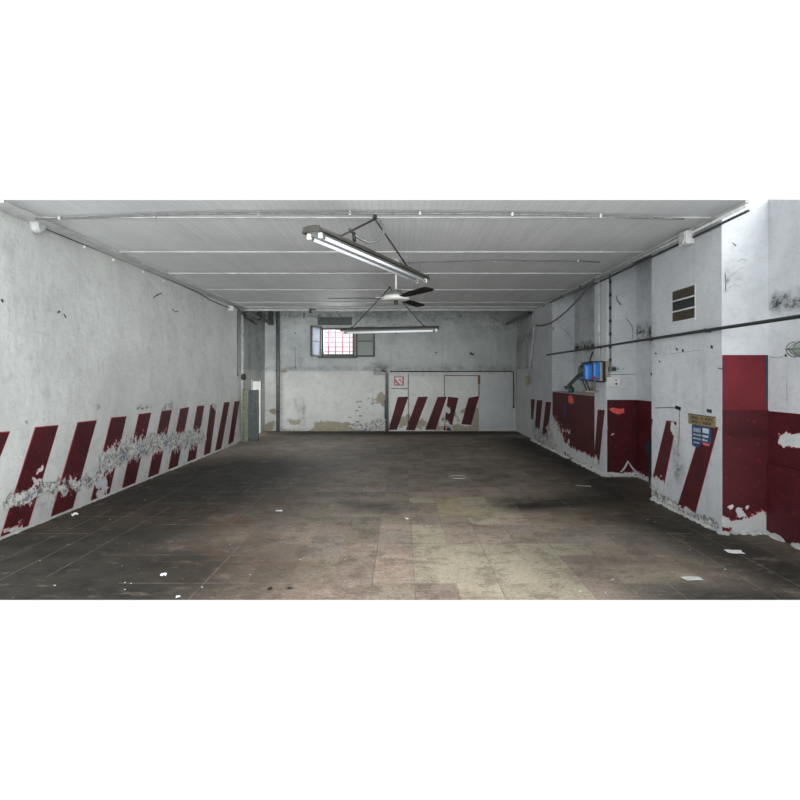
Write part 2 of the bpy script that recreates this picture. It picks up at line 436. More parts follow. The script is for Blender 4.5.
# ------------------------------------------------------------------ BACK WALL + REAR BAY
def Bk(x, y, off=0.0):
    return on_y(x, y, YB - off)
XBL, XBR, ZT = -3.98, 3.33, 3.95
wx0, wx1 = (322 - HX) * YB / F, (354.5 - HX) * YB / F
wz0, wz1 = 1.6 + (376 - 356) * YB / F, 1.6 + (376 - 328) * YB / F
zd = 1.6 + (376 - 371) * YB / F      # height of the paint line
dx0, dx1 = (389 - HX) * YB / F, (514 - HX) * YB / F
nx0 = (373.5 - HX) * YB / F          # flaking door jamb
zb = [(1, [Bk(258, 316), Bk(400, 315), Bk(520, 316)], .26, .75), (1, [Bk(380, 326), Bk(520, 332)], .22, .4), (1, [Bk(262, 345), Bk(300, 350)], .3, .25),
      (1, [Bk(300, 345), Bk(301, 369)], .07, .6), (1, [Bk(262, 368.5), Bk(370, 369)], .05, .85), (1, [Bk(375, 369), Bk(514, 368)], .06, .6), (1, [Bk(475, 322), Bk(505, 330)], .2, .5),
      (1, [Bk(280, 312), Bk(281, 430)], .06, .6), (1, [Bk(304, 400), Bk(303, 425)], .05, .9), (1, [Bk(294, 395), Bk(300, 420)], .035, .7),
      (3, [Bk(318, 427), Bk(335, 425), Bk(348, 428)], .15, .95), (3, [Bk(267, 428), Bk(273, 424)], .14, .85), (3, [Bk(289, 421), Bk(298, 422)], .09, .8), (3, [Bk(285, 430), Bk(372, 431)], .05, .75),
      (3, [Bk(271, 411), Bk(277, 412)], .09, .8), (2, [Bk(352, 425), Bk(370, 428)], .13, .7), (1, [Bk(265, 431), Bk(373, 431)], .05, .9),
      (3, [Bk(376, 400), Bk(381, 396), Bk(384, 402)], .14, .9), (2, [Bk(376, 424), Bk(386, 426)], .16, .85), (1, [Bk(374, 367), Bk(388, 369)], .12, .95), (3, [Bk(388, 380), Bk(387, 430)], .04, .6),
      (3, [Bk(282, 371.5), Bk(286, 371.5)], .045, 1.2)]
w = MB()
def bgrid(x0, x1, z0, z1, mi, y=YB):
    w.grid((x1, y, z0), (x0, y, z0), (x0, y, z1), (x1, y, z1), max(2, int((x1 - x0) / .08)), max(2, int((z1 - z0) / .08)), mi, zb)
bgrid(XBL, wx0, zd, ZT, 0); bgrid(wx0, wx1, zd, wz0, 0); bgrid(wx0, wx1, wz1, ZT, 0); bgrid(wx1, XBR, zd, ZT, 0)
bgrid(XBL, nx0, 0, zd, 1, YB - .012); bgrid(nx0, dx0, 0, zd, 1, YB + .05); bgrid(dx0, XBR, 0, zd, 1)
w.prism([(XBL, YB - .012, zd), (nx0, YB - .012, zd), (nx0, YB, zd), (XBL, YB, zd)], (0, 0, .0005), 1)
w.prism([(nx0, YB - .012, 0), (nx0, YB + .05, 0), (nx0, YB + .05, zd), (nx0, YB - .012, zd)], (.0005, 0, 0), 1)
# reveals of the window opening and the mass of the wall around it
TH = .42
for a, b in (((wx0, wz0), (wx1, wz0)), ((wx1, wz0), (wx1, wz1)), ((wx1, wz1), (wx0, wz1)), ((wx0, wz1), (wx0, wz0))):
    w.grid((a[0], YB, a[1]), (b[0], YB, b[1]), (b[0], YB + TH, b[1]), (a[0], YB + TH, a[1]), 3, 3, 0)
for x0, x1, z0, z1 in ((XBL - .3, wx0, -.05, ZT), (wx1, XBR + .3, -.05, ZT), (wx0, wx1, -.05, wz0), (wx0, wx1, wz1, ZT)):
    w.box(((x0 + x1) / 2, YB + .08 + TH / 2, (z0 + z1) / 2), (x1 - x0, TH - .05, z1 - z0))
for pts, wd in (([(304, 313), (304, 318)], .03), ([(294, 332), (296, 334)], .02), ([(295, 345), (295.5, 368)], .012), ([(435, 352), (437, 353)], .04), ([(395, 333), (397, 333)], .05), ([(470, 353), (474, 355)], .06)):
    w.ribbon([Bk(*p, .003) for p in pts], wd, (0, -1, 0), 2)
for p in ((356, 402), (360, 401), (358, 407), (356, 411), (359, 416), (367, 399), (348, 417), (356, 422), (371, 404)):
    q = Bk(*p, .015); w.ribbon([q, q + Vector((random.uniform(.05, .12), 0, random.uniform(-.03, .03)))], .025, (0, -1, 0), 2)
w.build('wall_back', [M['bay'], M['low'], M['scuff'], M['blue_door']], kind='structure', recalc=False)

# left side wall of the rear bay with its doorway, right side wall of the bay
YD0, YD1, ZD = 14.05, 14.95, 1.47
zs = [(1, [(XBL, 12.9, 3.2), (XBL, 15.5, 3.2)], .4, .8), (1, [(XBL, 13.9, 3.2), (XBL, 13.9, 1.9)], .15, .9), (1, [(XBL, 14.6, 3.0), (XBL, 14.9, 1.8)], .3, .7)]
w = MB()
def sgrid(y0, y1, z0, z1, mi): w.grid((XBL, y0, z0), (XBL, y1, z0), (XBL, y1, z1), (XBL, y0, z1), max(2, int((y1 - y0) / .1)), max(2, int((z1 - z0) / .1)), mi, zs)
sgrid(12.66, YD0, 0, 1.76, 1); sgrid(12.66, YD0, 1.76, ZT, 0); sgrid(YD0, YD1, ZD, 1.76, 1); sgrid(YD0, YD1, 1.76, ZT, 0); sgrid(YD1, YB, 0, 1.76, 1); sgrid(YD1, YB, 1.76, ZT, 0)
for y0, y1, z0, z1 in ((12.67, YD0, 0, ZT), (YD1, YB, 0, ZT), (YD0, YD1, ZD, ZT)):
    w.box((XBL - .13, (y0 + y1) / 2, (z0 + z1) / 2), (.25, y1 - y0, z1 - z0), None, 1)
w.build('wall_rear_left', [M['bay'], M['low']], kind='structure', recalc=False)
zs = [(1, [(XBR, 13.3, 3.2), (XBR, 15.5, 3.2)], .4, .6), (1, [(XBR, 15.4, 2.5), (XBR, 13.4, 2.75)], .16, .95), (1, [(XBR, 14.2, 2.6), (XBR, 14.2, 1.9)], .09, .9), (1, [(XBR, 13.3, 1.84), (XBR, 15.5, 1.8)], .05, .9)]
w = MB()
w.grid((XBR, 15.5, 1.8), (XBR, 13.31, 1.8), (XBR, 13.31, ZT), (XBR, 15.5, ZT), 24, 24, 0, zs)
w.grid((XBR - .015, 15.5, 0), (XBR - .015, 13.31, 0), (XBR - .015, 13.31, 1.8), (XBR - .015, 15.5, 1.8), 24, 20, 1, [(1, [(XBR, 13.35, 0), (XBR, 13.35, 1.8)], .04, .6)])
w.prism([(XBR - .015, 13.31, 1.8), (XBR - .015, 15.5, 1.8), (XBR, 15.5, 1.8), (XBR, 13.31, 1.8)], (0, 0, .003), 2)
w.box((XBR + .14, 14.4, ZT / 2), (.25, 2.18, ZT), None, 0)
w.build('wall_rear_right', [M['bay'], M['patch'], M['crack']], kind='structure', recalc=False)

# ------------------------------------------------------------------ RIGHT WALL: recesses, three piers, low ledge
YA0, YA1 = 11.5, 13.3     # far pier
YB0, YB1 = 8.46, 8.98     # middle pier
YC0, YC1 = 5.41, 6.93     # near pier
ZP = EYE + 176 * YC0 / F + .004
ZLEDGE = 1.27
def R(x, y, off=0.0, X=XP):
    p = on_x(x, y, X); p.x -= off
    return p
def FC(x, y, Y, off=0.0): return on_y(x, y, Y - off)
zr = [(1, [(XR, 11.7, 2.2), (XR, 8.95, 2.2)], .075, 2.2), (1, [(XR, 11.7, 2.75), (XR, 8.95, 2.8)], .5, .45), (1, [(XR, 8.6, 2.25), (XR, 6.5, 2.25)], .10, 1.9), (1, [(XR, 8.6, 2.9), (XR, 6.5, 2.9)], .4, .3),
      (1, [R(772, 304, 0, XR), R(800, 300, 0, XR)], .065, 2.0), (1, [R(795, 240, 0, XR), R(790, 265, 0, XR)], .1, .15),
      # flaking foot of the far pier
      (2, [R(532, 433), R(541, 442), R(551, 447)], .28, .8), (0, [R(532, 440), R(551, 447)], .16, .85), (2, [R(549, 432), R(551, 445)], .2, .8)]
zpar = [(0, [R(553, 432), R(560, 446)], .30, 1.1), (0, [R(560, 444), R(570, 452), R(580, 457), R(594, 464)], .10, 1.0), (0, [R(566, 448), R(569, 441)], .05, .8), (2, [R(553, 440), R(556, 449)], .2, .6), (0, [R(562, 430), R(570, 432)], .06, .55),
        (1, [R(594, 400), R(594, 460)], .05, .5)]
zBf = [(0, [FC(606, 475, YB0), FC(637, 474, YB0)], .045, .85), (0, [FC(604, 402, YB0), FC(606, 430, YB0)], .03, .6), (0, [FC(612, 435, YB0), FC(613, 434, YB0)], .03, .6)]
zBs = [(0, [R(594, 468), R(604, 474)], .18, 1.0), (0, [R(596, 455), R(595, 468)], .05, .7), (2, [R(594, 470), R(604, 475)], .06, .6)]
zCs = [(0, [R(651, 488), R(662, 492)], .14, 1.0), (0, [R(680, 509), R(694, 516)], .07, .72), (0, [R(673, 427), R(675.5, 431)], .045, 1.2), (2, [R(653, 492), R(665, 500), R(683, 512), R(715, 526)], .06, .8), (1, [R(675, 445), R(678, 470)], .10, .95), (1, [R(676, 432), R(676, 458)], .05, .5),
       (2, [R(650, 490), R(660, 495)], .09, .7), (1, [R(652, 300), R(653, 370)], .05, .5), (1, [R(655, 230), R(715, 215)], .1, .3)]
zCf = [(0, [FC(722, 520, YC0), FC(727, 524, YC0)], .05, .9), (0, [FC(731, 507, YC0)], .026, 1.1), (0, [FC(739, 511, YC0), FC(741, 515, YC0)], .032, 1.1), (0, [FC(747, 507, YC0)], .02, 1.1),
       (0, [FC(742, 530, YC0), FC(752, 524, YC0), FC(763, 522, YC0)], .085, 1.2), (0, [FC(745, 534, YC0), FC(768, 534, YC0)], .06, 1.0), (3, [FC(727, 432, YC0), FC(768, 433, YC0)], .04, 1.0),  # alpha band: shadow line of a ledge, painted dark on the red
       (1, [FC(726, 272, YC0), FC(727, 290, YC0)], .02, .9), (1, [FC(730, 272, YC0), FC(745, 290, YC0)], .08, .22)]
zRn = [(0, [R(783, 440, 0, XR), R(800, 441, 0, XR)], .055, 1.1), (0, [R(770, 530, 0, XR), R(780, 539, 0, XR), R(800, 547, 0, XR)], .075, 1.15), (0, [R(769, 520, 0, XR), R(773, 530, 0, XR)], .03, 1.0), (0, [R(787, 474, 0, XR)], .02, .6)]
w = MB()
def xgrid(X, y0, y1, z0, z1, mi, zones, st=.07, off=0.0):
    return w.grid((X - off, y1, z0), (X - off, y0, z0), (X - off, y0, z1), (X - off, y1, z1), max(2, int((y1 - y0) / st)), max(2, int((z1 - z0) / st)), mi, zones)
def fgrid(Y, x0, x1, z0, z1, mi, zones, st=.05, off=0.0):
    return w.grid((x0, Y - off, z0), (x1, Y - off, z0), (x1, Y - off, z1), (x0, Y - off, z1), max(2, int((x1 - x0) / st)), max(2, int((z1 - z0) / st)), mi, zones)
xgrid(XR, YC0, YA0 + .05, 0, ZP, 0, zr)                      # recessed wall
ZN = 2.78
w.grid((XR, YC0, 0), (XR, 3.6, 0), (XR, 3.6, ZN), (XR, YC0, ZP), 30, 46, 0, zr)   # nearest recess
for y0, y1, zz, zf in ((YA0, YA1, zr, []), (YB0, YB1, zBs, zBf), (YC0, YC1, zCs, zCf)):
    xgrid(XP, y0, y1, 0, ZP, 0, zz)
    fgrid(y0, XP, XR, 0, ZP, 0, zf)
    fgrid(y1, XP, XR, 0, ZP, 0, [])
    w.box(((XP + XR) / 2 + .01, (y0 + y1) / 2, ZP / 2), (XR - XP - .04, y1 - y0 - .04, ZP - .01))
w.box((XR + .16, (YC0 + 13.3) / 2, ZP / 2), (.3, 13.3 - YC0, ZP - .01)); w.box((XR + .16, 2.7, ZN / 2), (.3, 5.4, ZN - .02))  # near box: unseen wall run added to shield the pier from the suns
# low ledge wall between the far and middle piers
xgrid(XP + .004, YB1, YA0, 0, ZLEDGE, 0, zpar)
w.grid((XP, YB1, ZLEDGE), (XR, YB1, ZLEDGE), (XR, YA0, ZLEDGE), (XP, YA0, ZLEDGE), 6, 20, 0, [(1, [(3.4, 9, ZLEDGE), (3.4, 11.7, ZLEDGE)], .3, .9)])
# red paint: ledge wall, middle pier and its recess, near pier, near recess
xgrid(XP, YB1 + .005, YA0 - .005, .01, ZLEDGE - .01, 1, zpar, .05, .0)
fgrid(YB0, XP + .01, XR, .02, 1.222, 1, zBf, .04, .003)
xgrid(XR, YC1, YB0, .02, 1.222, 1, [(0, [(XR, 7, .04), (XR, 8.6, .04)], .05, .8)], .06, .003)
zline = 1.6 - 34 * YC0 / F
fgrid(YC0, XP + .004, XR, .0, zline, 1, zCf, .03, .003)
fgrid(YC0, XP + .004, XR - .006, zline, 1.6 + 21 * YC0 / F, 2, [(0, [FC(724, 356, YC0)], .01, .5)], .03, .003)
xgrid(XR, 3.6, YC0, .0, zline - .01, 1, zRn, .03, .003)
def rquad(tl, tr, bl, br, mi, zones, off=.002, edge=True):
    q = [R(*bl, off), R(*br, off), R(*tr, off), R(*tl, off)]
    if edge:
        e = [q[0] + Vector((0, .012, 0)), q[1] + Vector((0, -.012, 0)), q[2] + Vector((0, -.012, .008)), q[3] + Vector((0, .012, .008))]
        w.grid(*e, 12, 26, 3, zones)
        q = [v + Vector((-.0015, 0, 0)) for v in q]
    w.grid(*q, 12, 26, mi, zones)
rquad((531, 399.5), (535, 399.5), (531.3, 419), (533, 420), 1, zr)
rquad((537, 400.5), (542.5, 400.5), (535, 427), (539.5, 429.5), 1, zr)
rquad((546, 402), (551.2, 402.5), (541.6, 440), (547, 442), 1, zr)
rquad((598, 410), (604.6, 410.5), (594, 462), (598.5, 468), 1, zBs)
rquad((651, 418.5), (653, 419), (650.6, 434), (650.8, 436), 1, [], .002, False)
rquad((667, 421), (676.5, 422.5), (650.7, 488), (662, 494), 1, zCs)
rquad((703.5, 425), (718, 427.7), (678.3, 505.5), (694, 517), 1, zCs)
# salmon primer showing through, old colour layers, white scar
def blot(P, pts, mi):
    w.poly([P(*p) for p in pts], mi)
blot(lambda x, y: R(x, y, .004), [(568.5, 396), (571.5, 395), (573.5, 399), (574, 403), (571, 404), (568.5, 402)], 4)
blot(lambda x, y: FC(x, y, YB0, .005), [(609, 409), (613, 407.5), (620, 409), (624, 408), (624.5, 412.5), (619, 414.5), (612.5, 412.5)], 4)
blot(lambda x, y: R(x, y, .004), [(564.3, 403), (566, 403), (566.5, 417), (564.5, 417)], 5)
blot(lambda x, y: R(x, y, .005, XR), [(645, 446), (647.5, 441), (650.5, 440), (650.5, 458), (648, 456), (646, 452)], 6)
blot(lambda x, y: R(x, y, .005, XR), [(648.8, 455), (651, 455), (651, 483), (649, 482)], 6)
blot(lambda x, y: FC(x, y, YC0, .006), [(765.2, 357), (767.8, 357), (767.8, 410), (766, 400)], 6)
w.ribbon([FC(621, 472, YB0, .006), FC(624.5, 468, YB0, .006), FC(628, 461.5, YB0, .006), FC(631, 466, YB0, .006), FC(635, 471, YB0, .006), R(638, 471.5, .006, XR), R(643, 471, .006, XR)], .028, (0, -1, 0), 0)
# scratches and pocks
for P, pts, wd, mi, nr in (
        (lambda x, y: FC(x, y, YC0, .003), [(725, 273), (726, 281), (725.5, 291)], .006, 7, (0, -1, 0)), (lambda x, y: FC(x, y, YC0, .003), [(733, 243), (736, 246)], .02, 8, (0, -1, 0)),
        (lambda x, y: FC(x, y, YC0, .003), [(731, 276), (738, 270), (743, 267)], .004, 8, (0, -1, 0)), (lambda x, y: FC(x, y, YC0, .003), [(732, 283), (738, 279), (744, 281)], .004, 8, (0, -1, 0)),
        (lambda x, y: FC(x, y, YC0, .003), [(729, 288), (735, 284), (741, 288)], .004, 8, (0, -1, 0)), (lambda x, y: FC(x, y, YC0, .003), [(737, 262), (742, 259), (747, 260)], .004, 8, (0, -1, 0)),
        (lambda x, y: R(x, y, .003), [(655, 408), (668, 407.5), (680, 408)], .014, 8, (-1, 0, 0)), (lambda x, y: R(x, y, .003), [(675.5, 407), (681, 409)], .035, 7, (-1, 0, 0)), (lambda x, y: R(x, y, .003), [(679.5, 409), (679.5, 430), (678.8, 445)], .016, 8, (-1, 0, 0)),
        (lambda x, y: R(x, y, .003), [(707, 410.5), (712, 411.5)], .03, 7, (-1, 0, 0)), (lambda x, y: R(x, y, .003), [(676, 348.5), (678, 350)], .04, 7, (-1, 0, 0)), (lambda x, y: R(x, y, .003), [(682, 350), (684, 351)], .04, 7, (-1, 0, 0)),
        (lambda x, y: R(x, y, .003), [(711, 346), (713, 348)], .035, 7, (-1, 0, 0)), (lambda x, y: R(x, y, .003), [(655, 353), (657, 354)], .03, 7, (-1, 0, 0)), (lambda x, y: R(x, y, .003), [(659, 361), (660.5, 362)], .025, 7, (-1, 0, 0)),
        (lambda x, y: R(x, y, .003), [(651, 373), (652, 375)], .03, 7, (-1, 0, 0)), (lambda x, y: R(x, y, .003), [(718, 368), (723, 369)], .01, 7, (-1, 0, 0)), (lambda x, y: R(x, y, .003), [(663, 355), (700, 350)], .003, 8, (-1, 0, 0)),
        (lambda x, y: FC(x, y, YB0, .003), [(616, 295), (617.5, 301), (621, 305)], .022, 8, (0, -1, 0)), (lambda x, y: FC(x, y, YB0, .003), [(626, 318), (632, 326), (633, 333), (632, 340)], .012, 8, (0, -1, 0)),
        (lambda x, y: FC(x, y, YB0, .003), [(610, 374.5), (624, 374.5), (637, 374)], .012, 8, (0, -1, 0)), (lambda x, y: FC(x, y, YA0, .003), [(553, 327), (553.5, 330)], .03, 7, (0, -1, 0)), (lambda x, y: FC(x, y, YA0, .003), [(560, 327), (567, 332), (572, 339), (571, 345)], .014, 8, (0, -1, 0)),
        (lambda x, y: R(x, y, .003), [(543, 307), (545, 305)], .06, 8, (-1, 0, 0)), (lambda x, y: R(x, y, .003, XR), [(770, 357), (780, 358), (783, 356)], .006, 7, (-1, 0, 0)), (lambda x, y: R(x, y, .003, XR), [(785, 355), (787, 356)], .03, 7, (-1, 0, 0)),
        (lambda x, y: R(x, y, .003, XR), [(768, 283), (768.7, 284)], .02, 7, (-1, 0, 0)), (lambda x, y: R(x, y, .003, XR), [(787, 380), (787.3, 405)], .006, 8, (-1, 0, 0))):
    w.ribbon([P(*p) for p in pts], wd, nr, mi)
for q in ((618, 369), (623, 369), (620.5, 372)):
    p = FC(*q, YB0, .003); w.ribbon([p, p + Vector((.015, 0, 0))], .015, (0, -1, 0), 7)
# the step in the near recess; the near pier's ledge is only a painted shadow
w.box((XR - .012, 4.6, .36), (.024, 1.86, .72), None, 1, .01)
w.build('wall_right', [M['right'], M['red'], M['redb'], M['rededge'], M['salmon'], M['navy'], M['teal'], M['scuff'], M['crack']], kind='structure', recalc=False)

# ------------------------------------------------------------------ CEILING
w = MB()
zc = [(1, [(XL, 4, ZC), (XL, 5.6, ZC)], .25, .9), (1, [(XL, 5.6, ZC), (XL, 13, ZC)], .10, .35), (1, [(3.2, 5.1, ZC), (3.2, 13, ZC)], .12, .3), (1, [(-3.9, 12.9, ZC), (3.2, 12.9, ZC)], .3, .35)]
w.grid((XL, YCF, ZC), (XP, YCF, ZC), (XP, YE, ZC), (XL, YE, ZC), 60, 66, 0, zc)
w.box(((XL + XP) / 2, (YE + 5.9) / 2 + .02, ZC + .16), (XP - XL + .02, YE - 5.9, .18), None, 0)      # the slab above the boards
w.build('ceiling', [M['ceil']], kind='structure', recalc=False)
w = MB()
w.box((3.55, 9.9, ZP + .08), (1.1, 6.6, .12)); w.box((-.3, 14.5, ZT + .06), (8.0, 2.9, .12)); w.box((-.3, YE + .1, ZC + .42), (8, .12, .9))
w.build('ceiling_recess', [M['bay']], kind='structure', recalc=False)
# cover battens across the boards, edge boards, fascia
nb = 0
def trim(name_no, fn, mat='trim'):
    m_ = MB(); fn(m_); m_.build('trim_%d' % name_no, [M[mat]], kind='structure')
for i, y in enumerate((5.50, 7.02, 8.48, 10.1, 11.8)):
    trim(i + 1, lambda m_: m_.box((-.335, y, ZC - .008), (XP - XL - .14, .034, .016), None, 0, .004))
trim(6, lambda m_: m_.box((XL + .11, (YCF + YE) / 2, ZC - .012), (.20, YE - YCF, .024), None, 0, .005))
trim(7, lambda m_: m_.box((-.335, 12.62, ZC - .012), (XP - XL - .03, .10, .024), None, 0, .006))
trim(8, lambda m_: m_.box((-.335, YE - .02, ZC - .02), (XP - XL - .01, .10, .06), None, 0, .006))
trim(9, lambda m_: m_.box((XP - .02, (YCF + YE) / 2, ZC - .008), (.04, YE - YCF - .02, .024), None, 0, .005))

# ------------------------------------------------------------------ FLOOR of cement tiles
w = MB(); TS = .325
tl = w.bm.loops.layers.float_color.new('tile')
rt = random.Random(3)
bright = [on_floor(*p) for p in ((476, 548), (494, 548), (512, 548), (533, 546), (556, 548), (572, 547), (520, 562), (500, 560), (455, 565), (478, 566), (497, 572), (520, 578), (546, 577), (500, 584), (460, 580),
                                 (425, 530), (428, 545), (440, 503), (430, 501), (452, 501), (470, 503), (466, 510), (490, 509), (503, 511), (480, 520), (560, 503), (90, 548), (105, 545), (560, 580), (535, 566))]
tanish = [on_floor(*p) for p in ((560, 503), (572, 501), (440, 503), (466, 510), (452, 501))]
zf_dark = [([on_floor(-60, 590), on_floor(120, 520), on_floor(240, 470)], 1.25, 1.2), ([on_floor(20, 600), on_floor(140, 575)], .85, 1.15), ([on_floor(210, 520), on_floor(300, 480), on_floor(330, 466)], .6, .6), ([on_floor(250, 480), on_floor(420, 447)], 1.0, .45), ([on_floor(300, 433), on_floor(520, 433)], .5, .95),  # dark zones: dirt plus weaker light painted into the tiles
           ([on_floor(520, 440), on_floor(600, 480), on_floor(640, 520)], .7, .85), ([on_floor(525, 505), on_floor(605, 500)], .28, 1.1), ([on_floor(660, 520), on_floor(800, 580)], .6, .95), ([on_floor(780, 600), on_floor(700, 600)], .4, .9), ([on_floor(360, 470), on_floor(520, 470)], .9, .3), ([on_floor(590, 560), on_floor(680, 560)], .5, .55),
           ([on_floor(355, 505), on_floor(385, 508)], .2, .7), ([on_floor(230, 560), on_floor(200, 590)], .5, .5)]
ix0, ix1 = int(math.floor((XBL - 1.397) / TS)), int(math.ceil((XR - 1.397) / TS))
ny = int(math.ceil((YB - YFF) / TS)) + 1
tile_rnd = {}
def dseg(p, pts):
    d = 1e9
    for a, b in zip(pts[:-1], pts[1:]):
        ab = b - a; t = max(0, min(1, (p - a).dot(ab) / max(ab.dot(ab), 1e-9))); d = min(d, (p - a - ab * t).length)
    return d
zmask = [(0, pts, r, st * 1.25) for pts, r, st in zf_dark]
zmask += [(1, [on_floor(205, 510), on_floor(240, 522), on_floor(280, 500)], .35, .9), (1, [on_floor(225, 540), on_floor(330, 590), on_floor(380, 560)], .5, .55), (1, [on_floor(60, 520), on_floor(150, 515)], .4, .6), (1, [on_floor(420, 598), on_floor(560, 598)], .15, .5), (1, [on_floor(555, 520), on_floor(610, 512)], .3, .6),
          (2, [on_floor(655, 497), on_floor(675, 512), on_floor(715, 530)], .24, 1.1), (2, [on_floor(590, 500), on_floor(650, 510)], .25, .8), (3, [on_floor(215, 452), on_floor(262, 442), on_floor(330, 437)], .5, 1.1), (3, [on_floor(255, 446), on_floor(300, 444)], .6, 1.0), (3, [on_floor(440, 478), on_floor(455, 476)], .2, .5)]  # alpha zones at back left paint a daylight pool on the floor
Y0t = 4.764 - 3 * TS + (YFF - 4.764 + 3 * TS) * 0
SUB = 2
for ix in range(ix0, ix1 + 1):
    for iy in range(-1, ny + 3):
        x0, x1 = 1.397 + ix * TS, 1.397 + (ix + 1) * TS; y0, y1 = Y0t + iy * TS, Y0t + (iy + 1) * TS
        cx, cy = (x0 + x1) / 2, (y0 + y1) / 2
        x0, x1 = max(x0, XBL - .01), min(x1, XR + .01); y0, y1 = max(y0, YFF), min(y1, YB + .05)
        if x1 - x0 < .002 or y1 - y0 < .002: continue
        c = Vector((cx, cy, 0))
        k = rt.choice([.82, .9, .95, 1, 1.0, 1.05, 1.12, .78]) * rt.uniform(.96, 1.04)
        hue = rt.random()
        base = Vector((.345, .268, .212)) * k
        if hue > .7: base = Vector((.32, .262, .195)) * k
        if hue < .2: base = Vector((.29, .242, .20)) * k
        d = min((c - b).length for b in bright)
        if d < TS * .72: base = Vector((.42, .365, .265)) * rt.uniform(.88, 1.08)
        if min((c - b).length for b in tanish) < TS * .7: base = Vector((.40, .33, .20))
        if (c - on_floor(92, 549)).length < .3: base = Vector((.13, .133, .135))
        vs = w.grid((x0, y0, 0), (x1, y0, 0), (x1, y1, 0), (x0, y1, 0), SUB, SUB, 0)
        for v in vs:
            for f in v.link_faces:
                for lp in f.loops: lp[tl] = (base.x, base.y, base.z, 1)
w.mask(list(w.bm.verts), zmask)
# pale mortar lines between the tiles
rs = random.Random(11)
for ix in range(ix0, ix1 + 1):
    x = 1.397 + ix * TS
    if not XBL < x < XR: continue
    y = YFF
    while y < YB - .3:
        ln = rs.uniform(.3, 2.2)
        if rs.random() < .45:
            w.poly([(x - .003, y, .0012), (x + .003, y, .0012), (x + .003, min(y + ln, YB), .0012), (x - .003, min(y + ln, YB), .0012)], 1)
        y += ln
for iy in range(0, ny):
    y = Y0t + iy * TS
    if y < YFF + .01: continue
    x = XBL
    while x < XR - .3:
        ln = rs.uniform(.3, 1.6)
        if rs.random() < .28:
            w.poly([(x, y - .004, .0012), (min(x + ln, XR), y - .004, .0012), (min(x + ln, XR), y + .004, .0012), (x, y + .004, .0012)], 1)
        x += ln
w.box(((XBL + XR) / 2, (YFF + .6 + YB) / 2, -.11), (XR - XBL + .5, YB - YFF - .6, .2), None, 1)
w.build('floor', [M['floor'], M['seam']], kind='structure', recalc=False)

# broken plaster fillet where the right wall meets the floor
w = MB()
def rubble(a, b, n, r0):
    a, b = Vector(a), Vector(b)
    for i in range(n):
        p = a.lerp(b, rs.random()); r = r0 * rs.uniform(.5, 1.3)
        tb = bmesh.new(); bmesh.ops.create_icosphere(tb, subdivisions=1, radius=r)
        for v in tb.verts: v.co *= rs.uniform(.7, 1.2)
        w.merge(tb, Matrix.Translation(p) @ Matrix.Diagonal((1, 1.6, .55, 1)))
rubble((XP - .02, YA1, .01), (XP - .02, YB1, .01), 70, .05); rubble((XP - .01, YB1, .02), (XP - .01, YB0, .02), 24, .06)
rubble((XP, YB0 - .01, .01), (XR, YB0 - .01, .01), 14, .03); rubble((XP - .01, YC1, .01), (XP - .01, YC0, .01), 46, .035)
rubble((XP, YC0 - .01, .01), (XR, YC0 - .01, .01), 26, .035); rubble((XR - .02, YC0, .01), (XR - .02, 4.4, .01), 30, .05)
rubble((XL, 9, .0), (XL, 12.6, .0), 60, .03); rubble((XL, 5, 0), (XL, 9, 0), 40, .014)
w.build('baseboard_right', [M['white']], kind='structure')

# ------------------------------------------------------------------ WINDOW in the back wall
w = MB()
fw = .055
for x0, x1, z0, z1 in ((wx0, wx0 + fw, wz0, wz1), (wx1 - fw, wx1, wz0, wz1), (wx0, wx1, wz0, wz0 + fw), (wx0, wx1, wz1 - fw, wz1)):
    w.box(((x0 + x1) / 2, YB + .02, (z0 + z1) / 2), (x1 - x0, .09, z1 - z0), None, 0, .004)
win = w.build('window_1', [M['frame']], kind='structure')
w = MB(); w.box(((wx0 + wx1) / 2 - .02, YB - .05, wz0 - .035), (wx1 - wx0 + .2, .14, .06), None, 0, .006)
w.build('window_sill', [M['frame']], win)
w = MB()
for i in range(1, 5): 
    x = wx0 + fw + (wx1 - wx0 - 2 * fw) * (i - .55) / 4; w.tube([(x, YB + .30, wz0), (x, YB + .30, wz1)], .016, 6)
for i in range(1, 6):
    z = wz0 + fw + (wz1 - wz0 - 2 * fw) * (i - .4) / 5; w.box(((wx0 + wx1) / 2, YB + .30, z), (wx1 - wx0, .02, .016))
w.build('window_grille', [M['bar']], win)
def casement(hx, ang, width, name, fmat, pmat, side, mull):
    """an opened casement leaf hinged at hx; local +x runs away from the hinge"""
    e = bpy.data.objects.new(name, None)
    w = MB(); h = wz1 - wz0 + .06; zc_ = (wz0 + wz1) / 2; fr = .055
    rot = Matrix.Rotation(ang, 3, 'Z'); base = Vector((hx, YB - .06, zc_))
    def lb(c, s): w.box(base + rot @ Vector(c), s, rot, 0, .004)
    lb((fr / 2, 0, 0), (fr, .045, h)); lb((width - fr / 2, 0, 0), (fr, .045, h)); lb((width / 2, 0, h / 2 - fr / 2), (width, .045, fr)); lb((width / 2, 0, -h / 2 + fr / 2), (width, .045, fr))
    for k in mull: lb((width / 2, 0, k * h), (width, .035, .04))
    leaf = w.build(name, [fmat], win)
    w = MB(); w.box(base + rot @ Vector((width / 2, 0, 0)), (width - 2 * fr, .008, h - 2 * fr), rot)
    w.build('window_pane', [pmat], leaf)
casement(wx0 - .01, math.radians(180 + 62), .48, 'window_leaf', M['frame'], M['pane'], -1, (.0,))
casement(wx1 + .04, math.radians(-5), .56, 'window_leaf', M['frame'], M['pane_d'], 1, (.02,))
# white glazing bars of the left leaf (it catches the daylight)
w = MB(); w.box(((335 - HX) * YB / F, YB - .035, 1.6 + (376 - 321.3) * YB / F), ((352 - 318) * YB / F, .10, (325 - 317.5) * YB / F), None, 0, .008)
w.build('shutter_box', [M['frame']], win)

